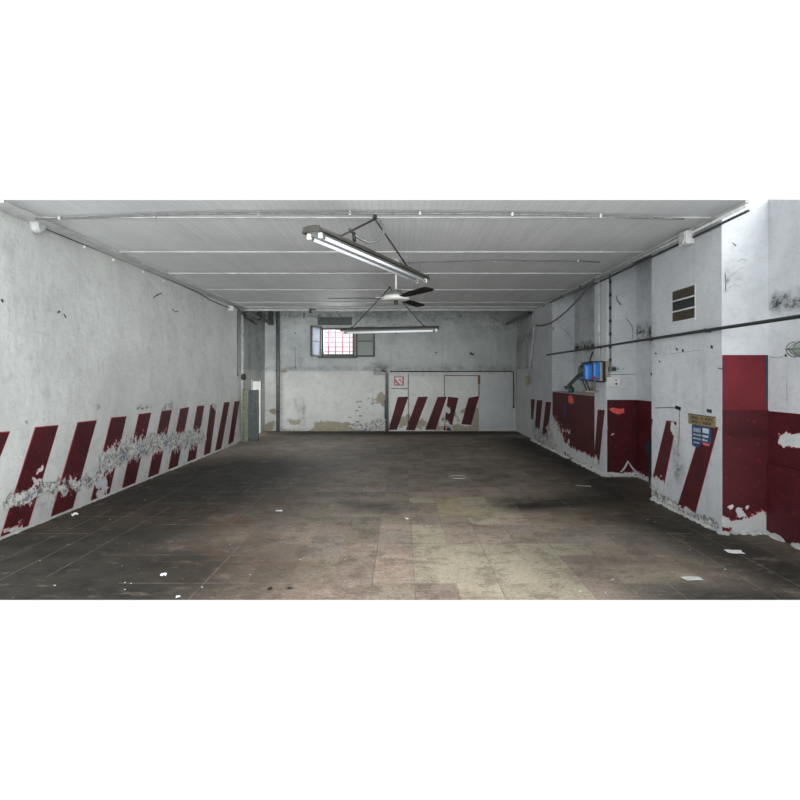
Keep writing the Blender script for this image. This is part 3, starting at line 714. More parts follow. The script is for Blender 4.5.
# ------------------------------------------------------------------ LARGE DOOR on the back wall (flush boarded gate, hatch, stripes)
YD = YB - .06
def D(x, y, off=0.0): return on_y(x, y, YD - off)
zdoor = [(3, [D(389, 424), D(408, 420), D(440, 427)], .16, .75), (3, [D(446, 427), D(476, 430)], .12, .95), (3, [D(462, 412), D(470, 407), D(478, 411)], .05, .95), (3, [D(474, 412), D(477, 428)], .16, .8), (3, [D(452, 410), D(458, 420)], .10, .6), (1, [D(389, 374), D(513, 374)], .05, .4), (2, [D(444, 420), D(452, 428)], .1, .7),
         (0, [D(446, 408), D(449, 411)], .07, .9), (0, [D(445, 425), D(446, 429)], .06, .6)]
zl_, zt_ = .0, 1.6 + (376 - 374) * YB / F
def door_leaf(x0, x1, y0, y1, name, parent, mats, th=.06, stripes=(), zones=zdoor):
    w = MB()
    a, b = D(x0, y1), D(x1, y0); a.z = max(a.z, .004)
    if y1 > 430: a.z = .004
    w.grid((b.x, YD, a.z), (a.x, YD, a.z), (a.x, YD, b.z), (b.x, YD, b.z), max(3, int((b.x - a.x) / .06)), max(3, int((b.z - a.z) / .06)), 0, zones)
    w.box(((a.x + b.x) / 2, YD + th / 2 + .002, (a.z + b.z) / 2), (b.x - a.x, th, b.z - a.z), None, 0)
    for s_ in stripes:
        q = [D(*p, .002) for p in s_]
        for v in q: v.z = max(v.z, .02)
        e = [v.copy() for v in q]
        for k_, sg in ((0, -1), (1, 1), (2, 1), (3, -1)): e[k_].x += sg * .014
        w.grid(e[1], e[0], e[3], e[2], 10, 24, 2, zones)
        q = [v + Vector((0, -.002, 0)) for v in q]
        w.grid(q[1], q[0], q[3], q[2], 10, 24, 1, zones)
    return w.build(name, mats, parent, recalc=False)
DM = [M['low'], M['red'], M['rededge']]
door = door_leaf(389, 513.5, 371.5, 374.2, 'door_1', None, [M['low']], .05); door['kind'] = 'structure'
door_leaf(408.6, 444, 374.4, 432, 'door_leaf', door, DM, .05, [[(406.2, 430), (414.4, 430.4), (427.6, 396.6), (418.4, 397)], [(425.6, 429.8), (435.2, 429.8), (446.5, 396.6), (438, 397)]])
door_leaf(389, 408, 374.4, 432, 'door_leaf', door, DM, .05, [[(389, 430), (396.5, 429.8), (408, 396.6), (398.2, 397)]])
door_leaf(444.6, 478.5, 375.6, 432, 'hatch_leaf', door, DM, .055, [[(443.9, 430.4), (450.3, 430.9), (458, 397.8), (448.3, 396.6)], [(461.7, 424.2), (470.6, 425), (478.9, 396), (469, 397.8)]])
door_leaf(479, 513.3, 374.4, 428.5, 'render_panel', door, [M['patch']], .05, [], [])
w = MB()
for p in ([(408.3, 374), (408.3, 430)], [(391, 388.5), (408, 388.8)], [(444.3, 375.5), (444.3, 396)], [(444.3, 375.4), (478.5, 375.6)]):
    w.tube([D(*q, .006) for q in p], .014, 6)
w.build('joint_strip', [M['metal_g']], door)
w = MB(); w.tube([D(479, 376, .01), D(479, 396, .01)], .016, 6)
w.box(D(479, 379.5, .01), (.07, .03, .26), None, 0, .008); w.build('rusty_hinge', [M['rust']], door)
# conduit around the door
w = MB(); w.tube([D(391, 371.6, .03), D(513.3, 371.4, .03), D(513.6, 373, .03), D(513.6, 408, .03)], .016, 8)
o = w.build('conduit', [M['metal_d']]); tag(o, 'dark conduit running over the striped back door and down its right edge', 'conduit')
for p in ((391, 371.6), (480, 371.4), (513.6, 407)):
    w = MB(); w.box(D(*p, .03), (.05, .05, .05), None, 0, .01); w.build('conduit_cap', [M['metal_d']], o)
w = MB(); w.tube([Bk(381.5, 370.5, .07), Bk(385.5, 371.2, .08), Bk(387, 374, .08), Bk(387.3, 431, .08)], .034, 8)
w.tube([Bk(386.2, 374, .06), Bk(386, 431, .06)], .02, 6)
o = w.build('drain_pipe', [M['metal_g']]); tag(o, 'grey steel pipe bending down the left edge of the striped back door', 'pipe')
w = MB(); w.box(Bk(385.8, 409, .075), (.07, .03, .5), None, 0, .008); w.box(Bk(385.4, 412, .07), (.05, .03, .4), None, 0, .008); w.build('flaking_blue_paint', [M['blue_door']], o)
w = MB(); w.box(Bk(380.5, 372.6, -.01), (.38, .10, .11), None, 0, .01); w.build('trim_10', [M['metal_g']], kind='structure')
# square red sign
e = thing('safety_sign', 'small red square sign with white diagonal symbol on the back door', 'sign', D(399, 381, .012))
w = MB(); w.box((0, 0, 0), (.29, .012, .27), None, 0, .003); w.build('sign_plate', [M['redsign']], e)
w = MB()
for q in ([(-.11, .10), (.09, .10), (.09, .055), (-.11, .055)], [(-.09, .05), (-.03, .05), (.10, -.085), (.05, -.11)], [(.05, .035), (.10, .035), (.10, -.01), (.06, -.01)], [(-.11, -.05), (-.07, -.05), (-.07, -.10), (-.11, -.10)]):
    w.prism([(x, -.007, z) for x, z in q], (0, -.002, 0))
w.build('white_symbol', [M['signw']], e)

# downpipe on the back wall, pipes at the left corner
w = MB(); w.tube([Bk(278, 309, .115), Bk(278, 431, .115)], .055, 12)
o = w.build('downpipe', [M['metal_g']]); tag(o, 'thick grey stained downpipe from ceiling to floor on the back wall, left of window', 'pipe')
for y in (318, 371, 412):
    w = MB(); w.lathe([(.068, -.02), (.068, .02)], Bk(278, y, .115), 12); w.build('pipe_collar', [M['metal_g']], o)
w = MB(); w.tube([(XBL + .032, 12.76, 3.15), (XBL + .032, 12.76, 1.75), (XBL + .04, 12.76, 1.6)], .028, 8)
o = w.build('drop_pipe', [M['metal_g']]); tag(o, 'thin grey pipe down the far end of the left wall, nearest the striped wall', 'pipe')
w = MB(); w.tube([(XBL + .038, 13.15, 3.1), (XBL + .038, 13.15, .0)], .035, 8)
o = w.build('drop_pipe', [M['metal_w']]); tag(o, 'white drop pipe beside the far left corner, right of the thin grey one', 'pipe')
w = MB(); w.lathe([(.03, 0), (.06, .02), (.06, .12), (.035, .16)], (XBL + .07, 13.15, 1.5), 12); w.build('pipe_fitting', [M['metal_d']], o)

# overhead steel rails at both sides of the rear bay, with hangers
def rail(a, b, label, hangers):
    w = MB(); a, b = Vector(a), Vector(b); w.tube([a, b], .045, 4, 0); o = w.build('overhead_rail', [M['metal_g']]); tag(o, label, 'rail')
    for t, h, wd in hangers:
        p = a.lerp(b, t); w = MB(); w.box(p + Vector((0, 0, h / 2 - .06)), (wd, .08, h), None, 0, .005); w.build('hanger_strap', [M['metal_d']], o)
    return o
rail((-3.86, 12.95, 3.19), (-3.70, 15.2, 3.10), 'grey overhead steel rail with black straps at the left of the rear bay', ((.52, .55, .11), (.94, .70, .13), (.03, .15, .12)))
rail((3.20, 13.25, 3.21), (3.00, 15.3, 3.10), 'dark overhead steel rail running back along the right of the rear bay', ((.03, .12, .1),))
w = MB(); w.tube([(-3.8, 13.0, 3.02), (-3.62, 13.3, 2.9)], .03, 6); w.tube([(-3.85, 12.9, 3.12), (-3.8, 13.0, 3.02)], .03, 6)
tag(w.build('rail_bracket', [M['metal_d']]), 'short dark angled bracket under the left overhead rail', 'bracket')
w = MB(); p = on_y(310.5, 309, 12.98); w.box(p + Vector((0, -.02, .0)), (.05, .05, .2), None, 0, .006); w.box(p + Vector((.06, -.02, -.02)), (.14, .03, .03), None, 0, .005)
tag(w.build('ceiling_hook', [M['metal_d']]), 'small dark hook under the end board of the ceiling, above the window', 'hook')

# folded gate leaves at the left corner
e = thing('folding_gate', 'folded steel gate leaves, olive and slate grey, at the far left corner', 'gate', (-3.66, 12.72, 0.005))
w = MB(); w.box((-.05, -.03, .66), (.10, .06, 1.24), None, 0, .012); w.tube([(-.11, -.04, .03), (-.11, -.04, 1.3)], .025, 8); w.build('edge_leaf', [M['gate_o']], e)
w = MB(); w.box((.12, .04, .66), (.22, .05, 1.2), None, 0, .008); gl = w.build('panel_leaf', [M['gate_g']], e)
for i, (z, h) in enumerate(((1.13, .16), (.90, .22), (.66, .18), (.42, .22), (.19, .2))):
    w = MB(); w.box((.10, .008, z), (.11, .02, h), None, 0, .008); w.build('raised_panel', [M['gate_g']], gl)
w = MB(); w.box((.205, -.005, .66), (.045, .05, 1.22), None, 0, .008); w.build('leaf_stile', [M['gate_g']], gl)
w = MB(); w.lathe([(.02, 0), (.035, .02), (.02, .045)], (.06, -.0, .70), 12, 0, 'Y'); w.build('latch', [M['metal_w']], gl)
# doorway frame in the bay's left wall
w = MB()
for y in (YD0 + .03, YD1 - .03): w.box((XBL - .1, y, ZD / 2), (.26, .06, ZD), None, 0, .005)
w.box((XBL - .1, (YD0 + YD1) / 2, ZD + .02), (.28, YD1 - YD0, .06), None, 0, .005)
w.build('door_2', [M['low']], kind='structure')
w = MB(); w.box((XBL - 1.75, YD1 + .1, 1.3), (3.0, .16, 2.7)); w.build('wall_passage', [M['bay']], kind='structure')

# ------------------------------------------------------------------ CONDUITS and CABLES
def clamp(o, p, r, mat='metal_w', ax='X'):
    w = MB(); w.box(p, (.02 if ax == 'X' else 2.6 * r, 2.6 * r if ax == 'X' else .02, 2.6 * r), None, 0, .003); w.build('pipe_clamp', [M[mat]], o)
cp = [on_z(x, y, ZC - .035) for x, y in ((36, 219.3), (60, 218.6), (120, 216.4), (200, 213.8), (300, 213.2), (400, 213.4), (500, 214.2), (600, 216.2), (684, 219))]
w = MB(); w.tube(smooth_pts(cp), .011, 8); o = w.build('ceiling_conduit', [M['metal_g']])
tag(o, 'grey steel conduit crossing the whole ceiling nearest the camera', 'conduit')
for x in (60, 155, 259, 350, 420, 512, 600): clamp(o, on_z(x, 219 - 5.6 * math.sin(PI * min(1, max(0, (x - 20) / 700))), ZC - .033), .016)
cp = [on_z(x, y, ZC - .012) for x, y in ((408, 262.6), (440, 262), (495, 260.3), (540, 261.2), (578, 261.2), (600, 262.3))]
w = MB(); w.tube(smooth_pts(cp), .008, 6); o = w.build('ceiling_cable', [M['metal_g']])
tag(o, 'thin grey cable stapled across the ceiling from the fan to the right wall', 'cable')
for x in (495, 578): clamp(o, on_z(x, 260.8, ZC - .012), .012)
# twin conduits along the right-hand ceiling edge
w = MB(); w.tube([(XP - .035, YCF, ZC - .05), (XP - .035, 8.9, ZC - .05)], .017, 8); o = w.build('wall_conduit', [M['metal_w']])
tag(o, 'upper white conduit along the right edge of the ceiling', 'conduit')
w = MB(); w.tube([(XP - .02, YCF, ZC - .10), (XP - .02, 8.9, ZC - .10)], .014, 8); o = w.build('wall_conduit', [M['metal_d']])
tag(o, 'lower dark conduit along the right edge of the ceiling', 'conduit')
w = MB(); w.tube([(XP - .02, 8.95, ZC - .06), (XP - .02, 11.6, ZC - .035)], .022, 8); o = w.build('wall_conduit', [M['metal_g']])
tag(o, 'far dark conduit at the right ceiling edge, above the blue machine', 'conduit')
for y in (9.6, 10.7): clamp(o, (XP - .02, y, ZC - .04), .024, 'metal_d', 'Y')
def jbox(name, p, s, label, lid=True):
    e = thing(name, label, 'junction box', p)
    w = MB(); w.box((0, 0, 0), s, None, 0, .01); w.build('box_body', [M['plastic_w']], e)
    return e
e = jbox('junction_box', (XP - .051, 5.98, ZC - .095), (.10, .16, .15), 'white junction box at the right wall top where the ceiling conduit ends')
w = MB(); w.box((-.055, -.0, -.0), (.012, .12, .11), None, 0, .004); w.build('box_lid', [M['metal_w']], e)
w = MB(); w.tube([(-.055, -.06, -.03), (-.062, -.02, -.07), (-.055, .05, -.05)], .008, 6); w.build('box_latch', [M['plastic_w']], e)
e = thing('wall_bracket_box', 'white faceted box at top of the left wall where the ceiling conduit starts', 'junction box', L(32, 225.5, .055))
w = MB(); w.lathe([(.05, -.055), (.085, -.03), (.085, .02), (.06, .055)], (0, 0, 0), 8, 0, 'X'); w.build('box_body', [M['metal_w']], e)
w = MB(); w.tube([(-.03, .01, .06), (.0, .03, .085)], .02, 8); w.build('cable_gland', [M['rubber']], e)
e = jbox('junction_box', L(229, 308.5, .05), (.10, .13, .11), 'small white junction box at the far top end of the left wall')
w = MB(); w.tube([(-.02, .05, .05), (.02, .1, .10), (.08, .14, .03)], .014, 6); w.build('cable_stub', [M['rubber']], e)
w = MB(); w.tube(smooth_pts([L(4, 211, .012), L(25, 219.5, .012), L(60, 235, .012), L(112, 256, .012), L(160, 276, .012), L(195, 291.5, .012), L(210, 300, .012), L(222, 305.5, .02), L(228, 308, .04)]), .009, 6)
o = w.build('wall_cable', [M['rubber']]); tag(o, 'dark cable along the top edge of the left wall', 'cable')
for x, y in ((84, 247), (113, 260), (143, 272), (163, 281)):
    w = MB(); w.box(L(x, y, .012), (.022, .03, .03), None, 0, .004); w.build('cable_clip', [M['plastic_w']], o)
# long black cable along the piers
a, b = R(549, 355.2, .02), R(803, 317.8, .02); b2 = a.lerp(b, 1.0); bb = Vector((a.x, 4.3, a.z + (b.z - a.z)))
w = MB(); w.tube([R(x, 376 - (x - 402) * k, .062) for x, k in ((549.5, .1425), (600, .1440), (652, .1462), (700, .1470), (723, .1470), (768, .1468), (800, .1470), (900, .1472), (1300, .1475))], .017, 8)
o = w.build('armoured_cable', [M['rubber']]); tag(o, 'long black cable stretched along the right wall across all the piers', 'cable')
for x, k in ((602, .1440), (653, .1462), (711, .147)): 
    w = MB(); w.box(R(x, 376 - (x - 402) * k, .041), (.075, .02, .04), None, 0, .004); w.build('cable_clip', [M['metal_d']], o)
# vertical conduit and cable on the middle pier
w = MB(); w.tube([R(600.5, 276, .02), R(600.5, 364, .02)], .018, 8); o = w.build('riser_conduit', [M['metal_w']])
tag(o, 'white vertical conduit on the middle pier, down to the blue machine', 'conduit')
w = MB(); w.tube([FC(610, 272, YB0, .02), FC(610.3, 362, YB0, .02), FC(610.5, 367, YB0, .03)], .014, 8); o = w.build('riser_cable', [M['metal_g']])
tag(o, 'vertical dark cable on the middle pier down to a small switch', 'cable')
for y in range(282, 362, 13):
    w = MB(); w.box(FC(610.2, y, YB0, .02), (.034, .03, .05), None, 0, .004); w.build('cable_clip', [M['metal_d']], o)
e = thing('switch_box', 'small dark grey switch box at the end of the vertical cable', 'switch', FC(612, 369, YB0, .05))
w = MB(); w.box((0, 0, 0), (.10, .09, .07), None, 0, .008); w.build('box_body', [M['metal_g']], e)
w = MB(); w.box((.01, -.05, 0), (.05, .02, .03), None, 0, .004); w.build('switch_button', [M['metal_d']], e)
e = thing('socket_plate', 'white wall plate with two black holes beside the blue machine', 'socket', FC(613.5, 382, YB0, .012))
w = MB(); w.box((.0, 0, 0), (.20, .022, .15), None, 0, .005); w.build('plate', [M['plastic_w']], e)
for q, r in (((.035, .03), .012), ((.04, -.03), .018)):
    w = MB(); w.lathe([(r, -.0135), (r, -.01)], (q[0], 0, q[1]), 12, 0, 'Y'); w.build('socket_hole', [M['rubber']], e)
# hanging cable loop and its drop pipe on the far pier
lp = [R(598, 275.5, .03), R(590, 289, .06), R(578, 304, .08), R(565, 316, .08), R(552, 323.5, .06), R(543, 326, .05), R(538.2, 325.6, .04)]
w = MB(); w.tube(smooth_pts(lp), .016, 8); o = w.build('hanging_cable', [M['metal_g']]); tag(o, 'grey cable drooping from the right ceiling edge to the far pier', 'cable')
w = MB(); w.tube([R(536.5, 325, .04), R(534.5, 345, .05), R(531.8, 368, .06), R(530.5, 378, .07)], .026, 8); o = w.build('drop_pipe', [M['metal_w']])
tag(o, 'white slanting drop pipe at the edge of the far right pier', 'pipe')
w = MB(); p = R(530, 382, .07); w.tube([p + Vector((0, 0, .14)), p + Vector((.02, 0, .02)), p + Vector((-.02, 0, -.1))], [.045, .055, .03], 8); w.build('taped_end', [M['wood']], o)

# ------------------------------------------------------------------ VENT on the near pier
p0, p1 = R(673, 303, 0), R(695, 303, 0)
yc_, yl = (p0.y + p1.y) / 2, abs(p0.y - p1.y)
zt = R(673, 291.2).z; zb_ = R(673, 322.6).z
e = thing('wall_vent', 'wall vent of three dark slats high on the near right pier', 'vent', (XP, yc_, (zt + zb_) / 2))
H = zt - zb_
w = MB()
for z in (H / 2 + .006, H / 6, -H / 6, -H / 2 - .006): w.box((-.004, 0, z), (.010, yl + .03, .018), None, 0, .003)
for y in (-yl / 2 - .008, yl / 2 + .008): w.box((-.003, y, 0), (.007, .012, H + .02), None, 0, .003)
w.build('vent_frame', [M['right']], e)
for k, mt in ((1, 'slatb'), (0, 'slatg'), (-1, 'slatb')):
    w = MB(); w.box((-.004, 0, k * H / 3), (.008, yl - .004, H / 3 - .02), Matrix.Rotation(.0, 3, 'Y'), 0, .002)
    for j in range(4): w.box((-.009, 0, k * H / 3 + (j - 1.5) * (H / 3 - .03) / 4), (.006, yl - .02, .006))
    w.build('vent_slat', [M[mt]], e)

# ------------------------------------------------------------------ BULKHEAD LAMP at the right edge
pl = R(800, 349.5, 0, XR)
e = thing('bulkhead_lamp', 'oval glass bulkhead lamp on the right wall at the picture edge', 'wall lamp', (XR, pl.y - .12, pl.z))
w = MB(); w.box((-.02, 0, 0), (.04, .30, .13), None, 0, .018); w.build('lamp_base', [M['metal_g']], e)
w = MB()
tb = bmesh.new(); bmesh.ops.create_uvsphere(tb, u_segments=20, v_segments=12, radius=1)
for v in tb.verts: v.co = Vector((v.co.x * .085, (abs(v.co.y) ** .75) * math.copysign(.155, v.co.y), v.co.z * .068))
w.merge(tb, Matrix.Translation((-.05, 0, 0)))
for f in w.bm.faces: f.smooth = True
w.build('lamp_glass', [M['lampglass']], e)
for y in (-.07, .02, .11):
    w = MB(); w.tube([(-.05 - .088 * math.sin(q), y, .071 * math.cos(q)) for q in [i * PI / 8 for i in range(9)]], .005, 6); w.build('cage_bar', [M['metal_g']], e)
w = MB(); w.tube([(-.03, .155, 0), (-.137, .12, 0), (-.142, -.1, 0), (-.03, -.155, 0)], .005, 6); w.build('cage_bar', [M['metal_g']], e)
w = MB(); w.lathe([(.012, -.02), (.012, .0)], (-.10, .135, .012), 10, 0, 'X'); w.build('screw', [M['plastic_w']], e)

# ------------------------------------------------------------------ SIGNS on the near pier
def sign_axes(tl, tr, bl):
    a, b, c = R(*tl, .012), R(*tr, .012), R(*bl, .012)
    return a, b - a, c - a
e = thing('notice_board', 'tan notice board with two dark text lines on the near right pier', 'sign', (0, 0, 0))
o_, U, V = sign_axes((689.3, 413.4), (716, 417), (689, 423.4))
V = Vector((0, 0, V.z)); U = Vector((0, U.y, U.z * .6))
e.location = o_
w = MB(); w.prism([(0, 0, 0), U, U + V, V], (.01, 0, 0)); w.build('board', [M['tan']], e)
def strokes(w, U, V, rows, rnd, d=-.002, t=.0015):
    """worn, illegible lettering: rows of (u0, u1, v0, v1) filled with letter-like strokes"""
    for u0, u1, v0, v1, nl, gaps in rows:
        for i in range(nl):
            if i in gaps: continue
            a, b = u0 + (u1 - u0) * i / nl, u0 + (u1 - u0) * (i + .72) / nl
            tw = (b - a) * .28; hv = (v1 - v0)
            kind = rnd.randrange(5)
            segs = [(a, a + tw, v0, v1)]
            if kind in (0, 1): segs += [(a, b, v0, v0 + hv * .2), (a, b, v1 - hv * .2, v1)]
            if kind in (1, 2, 4): segs += [(b - tw, b, v0, v1)]
            if kind in (2, 3): segs += [(a, b, v0 + hv * .4, v0 + hv * .6)]
            if kind == 3: segs += [(a, b, v0, v0 + hv * .2)]
            if kind == 4: segs += [(a, b, v1 - hv * .2, v1)]
            for s0, s1, t0, t1 in segs:
                w.prism([U * s0 + V * t0 + Vector((d, 0, 0)), U * s1 + V * t0 + Vector((d, 0, 0)), U * s1 + V * t1 + Vector((d, 0, 0)), U * s0 + V * t1 + Vector((d, 0, 0))], (t, 0, 0))
for row in ((.10, .94, .20, .46, 15, (6, 9)), (.13, .90, .58, .84, 14, (5, 7))):
    w = MB(); strokes(w, U, V, (row,), random.Random(5)); w.build('lettering', [M['ink']], e)
w = MB(); w.prism([V * 0 + Vector((-.004, 0, 0)), U + Vector((-.004, 0, 0)), U + V * .07 + Vector((-.004, 0, 0)), V * .07 + Vector((-.004, 0, 0))], (.004, 0, 0)); w.build('board_rim', [M['ink']], e)
e = thing('price_board', 'blue chipped board with pale lettering below the tan notice', 'sign', (0, 0, 0))
o_, U, V = sign_axes((693, 424), (711.5, 427), (692.4, 445)); V = Vector((0, 0, V.z)); U = Vector((0, U.y, U.z * .6)); e.location = o_
w = MB(); w.prism([V * 0, U, U + V * .78, U * .55 + V * .86, U * .28 + V * 1.06, V], (.01, 0, 0)); w.build('board', [M['bluesign']], e)
# large worn characters, then a pale panel, three lines of small lettering
for row in ((.10, .52, .14, .34, 3, ()), (.08, .54, .42, .51, 8, ()), (.08, .54, .60, .68, 8, ()), (.1, .42, .80, .87, 6, ())):
    w = MB(); strokes(w, U, V, (row,), random.Random(13)); w.build('lettering', [M['letter']], e)
for u0, u1, v0, v1 in ((.60, .92, .10, .32), (.60, .90, .41, .51), (.60, .70, .58, .68), (.74, .84, .61, .68)):
    w = MB(); w.prism([U * u0 + V * v0 + Vector((-.002, 0, 0)), U * u1 + V * v0 + Vector((-.002, 0, 0)), U * u1 + V * v1 + Vector((-.002, 0, 0)), U * u0 + V * v1 + Vector((-.002, 0, 0))], (.0015, 0, 0)); w.build('pale_panel', [M['letter']], e)
w = MB(); w.prism([U * .62 + V * .76 + Vector((-.002, 0, 0)), U * .95 + V * .76 + Vector((-.002, 0, 0)), U * .95 + V * .87 + Vector((-.002, 0, 0)), U * .62 + V * .87 + Vector((-.002, 0, 0))], (.0015, 0, 0)); w.build('red_label', [M['salmon']], e)

# ------------------------------------------------------------------ BLUE MACHINE on the middle pier
YM = 8.62
def Mx(x, y, Y=YM): return on_y(x, y, Y)
e = thing('wall_machine', 'blue and grey wall-mounted machine with a black lever arm above the ledge', 'machine', Mx(594, 372))
O = e.matrix_world.translation.copy(); O = Vector(e.location)
def loc(x, y, Y=YM): return Mx(x, y, Y) - O
w = MB(); w.box(loc(604.5, 371.5), (.075, .34, .34), None, 0, .02); w.build('end_casting', [M['greyp']], e)
w = MB(); w.box(loc(600, 372.2), (.045, .30, .33), None, 0, .015); w.build('dark_flange', [M['slatg']], e)
w = MB(); w.box(loc(597.4, 371.6), (.055, .32, .30), None, 0, .012); w.build('grey_casing', [M['greyp']], e)
w = MB(); w.box(loc(593.4, 371.6), (.115, .33, .30), None, 0, .03); w.build('blue_casing', [M['blue']], e)
w = MB(); w.box(loc(589.6, 372.3), (.05, .29, .30), None, 0, .01); w.build('dark_band', [M['metal_d']], e)
w = MB(); w.box(loc(585.6, 372.6), (.12, .31, .27), None, 0, .04); w.build('blue_casing', [M['blue']], e)
w = MB(); p = loc(583, 370.5); w.lathe([(.075, -.06), (.10, -.02), (.10, .03)], p, 16, 0, 'X'); w.build('shaft_collar', [M['metal_d']], e)
w = MB(); q = loc(593, 377.5) + Vector((0, -.17, 0)); w.prism([q + Vector((-.07, 0, .03)), q + Vector((.06, 0, -.03)), q + Vector((-.07, 0, -.03))], (0, .03, 0)); w.build('red_wedge', [M['redp']], e)
w = MB(); w.box(loc(594, 379.6), (.40, .30, .03), None, 0, .006); w.build('mounting_plate', [M['metal_d']], e); w = MB(); w.box(loc(597, 363.6), (.40, .26, .025), None, 0, .006); w.build('top_plate', [M['metal_d']], e)
w = MB(); w.tube([loc(581.5, 375.2), loc(580, 374.6), loc(567.5, 386.8), loc(565, 388.2)], [.03, .034, .026, .036], 8); w.build('lever_arm', [M['metal_d']], e)
w = MB()
w.tube([loc(582, 379.5, 8.86), loc(587.5, 391.5, 9.0)], .014, 6); w.tube([loc(585, 379.5, 8.86), loc(590.5, 391.5, 9.0)], .014, 6)
w.build('stay_rod', [M['metal_d']], e)
w = MB(); w.tube([loc(592, 379.8, 8.86), loc(592, 391, 8.98)], .02, 6); w.tube([loc(594.5, 379.8, 8.86), loc(594.5, 391, 8.98)], .014, 6); w.build('stay_rod', [M['greyp']], e)
w = MB(); w.tube([loc(581, 363.2), loc(592, 361.8), loc(608, 361.6, 8.6), loc(610.5, 360, 8.58)], .012, 6); w.tube([loc(590, 364), loc(590.5, 358), loc(592.8, 352)], .012, 6); w.build('feed_cable', [M['rubber']], e)
w = MB(); w.box(loc(608.3, 380.5, 8.6), (.03, .03, .10), None, 0, .004); w.build('bracket_tab', [M['greyp']], e)
# things lying on the ledge
pb = Vector((3.33, F * (3.33) / (571.3 - HX), ZLEDGE))
e = thing('glass_bottle', 'dark green bottle standing on the red ledge under the lever arm', 'bottle', pb)
w = MB(); w.lathe([(.045, 0), (.052, .01), (.052, .10), (.03, .125), (.018, .14), (.018, .165)], (0, 0, 0), 16); w.build('bottle_body', [M['bottle']], e)
w = MB(); w.lathe([(.021, .16), (.021, .185)], (0, 0, 0), 12); w.build('bottle_cap', [M['metal_d']], e)
w = MB(); w.box((0, 0, .02), (.13, 1.05, .028), Matrix.Rotation(.06, 3, 'Z'), 0, .005); o = w.build('wooden_board', [M['wood']]); o.location = (3.31, 9.35, ZLEDGE); tag(o, 'weathered wooden board lying on the ledge below the blue machine', 'board')
w = MB(); w.box((0, 0, .012), (.09, .36, .02), Matrix.Rotation(-.1, 3, 'Z'), 0, .004); o = w.build('wooden_offcut', [M['greyp']]); o.location = (3.32, 10.1, ZLEDGE); tag(o, 'thin grey offcut on the ledge between the bottle and the board', 'board')
w = MB(); w.tube(smooth_pts([(0, 0, 0), (.04, -.05, .015), (.09, -.08, -.01), (.1, -.09, -.12), (.085, -.09, -.2)]), .008, 6); o = w.build('loose_wire', [M['metal_d']]); o.location = Mx(600, 390.5, 8.88); tag(o, 'short bent wire hanging from the end of the ledge board', 'wire')
w = MB(); w.box((0, 0, 0), (.34, .10, .024), Matrix.Rotation(.03, 3, 'Y'), 0, .004); o = w.build('shelf_plank', [M['wood']]); o.location = Mx(594.5, 391.5, 8.86) ; tag(o, 'short plank fixed to the middle pier at ledge height', 'shelf')

# ------------------------------------------------------------------ FLUORESCENT FIXTURES
def fixture(center, length, yaw, pitch, label, apex, hang, cable):
    e = thing('fluorescent_lamp', label, 'ceiling lamp', center, (0, pitch, yaw), 'fluorescent lamps')
    Lh = length / 2
    w = MB()   # enamelled trough with sloped cheeks, local x along the tubes
    prof = [(-.10, -.005), (-.10, .012), (-.05, .055), (.05, .055), (.10, .012), (.10, -.005)]
    ra = [w.bm.verts.new((-Lh, v, z)) for v, z in prof]; rb = [w.bm.verts.new((Lh, v, z)) for v, z in prof]
    for i in range(5): w.face((ra[i], ra[i + 1], rb[i + 1], rb[i]))
    w.face(ra[::-1]); w.face(rb)
    w.build('lamp_housing', [M['olive']], e)
    w = MB()
    prof = [(-.062, -.006), (-.05, .012), (.05, .012), (.062, -.006)]
    w.prism([(-Lh + .015, v, z - .006) for v, z in prof] + [(-Lh + .015, .05, .009), (-Lh + .015, -.05, .009)], (length - .03, 0, 0))
    w.build('reflector', [M['enamel']], e)
    for sgn in (-1, 1):
        v = .058 * sgn
        w = MB(); w.tube([(-Lh + .058, v, -.034), (Lh - .058, v, -.034)], .0145, 14); t = w.build('fluorescent_tube', [M['tube']], e)
        for sx in (-1, 1):
            w = MB(); w.tube([(sx * (Lh - .105), v, -.034), (sx * (Lh - .06), v, -.034)], .0152, 12); w.build('tube_cap', [M['brass']], t)
            w = MB(); w.box((sx * (Lh - .045), v, -.026), (.03, .034, .054), None, 0, .008); w.build('lamp_holder', [M['cream']], e)
    for sx in (-1, 1):
        w = MB(); w.box((sx * (Lh + .006), 0, .022), (.012, .17, .05), None, 0, .004); w.build('end_cap', [M['olive']], e)
    Mi = (Matrix.Translation(Vector(center)) @ Matrix.Rotation(yaw, 4, 'Z') @ Matrix.Rotation(pitch, 4, 'Y')).inverted()
    ap = Mi @ Vector(apex)
    for h in hang:
        w = MB(); w.tube([(h * Lh, 0, .055), ap], .010, 6); w.build('hanger_rod', [M['metal_d']], e)
        w = MB(); w.box((h * Lh, 0, .06), (.05, .05, .03), None, 0, .006); w.build('hanger_lug', [M['metal_d']], e)
    w = MB(); w.tube([ap, ap + Vector((0, 0, .05))], .022, 8); w.build('ceiling_hook', [M['metal_d']], e)
    if cable:
        w = MB(); w.tube(smooth_pts([Mi @ Vector(p) for p in cable]), .015, 8); w.build('flex_cable', [M['metal_g']], e)
    return e
c1 = Vector((-.252, 5.643, 2.825)); yaw1 = math.atan2(2.254, 1.038)
ap1 = Vector((-.275, 5.43, ZC - .04))
fx1 = fixture(c1, 2.46, yaw1, 0, 'near twin-tube fluorescent lamp hanging diagonally below the ceiling', ap1, (-.65, .65),
        [ap1 + Vector((.05, 0, -.02)), on_y(384, 229, 5.4), on_y(380, 238, 5.35), on_y(371, 242.5, 5.3), on_y(360, 238.5, 5.25), on_y(351, 231, 5.2), on_y(349, 227, 5.15)])
w = MB(); w.tube([(-.52, 0, .17), (-.50, 0, .08)], .02, 6); w.build('cable_grip', [M['rubber']], fx1)
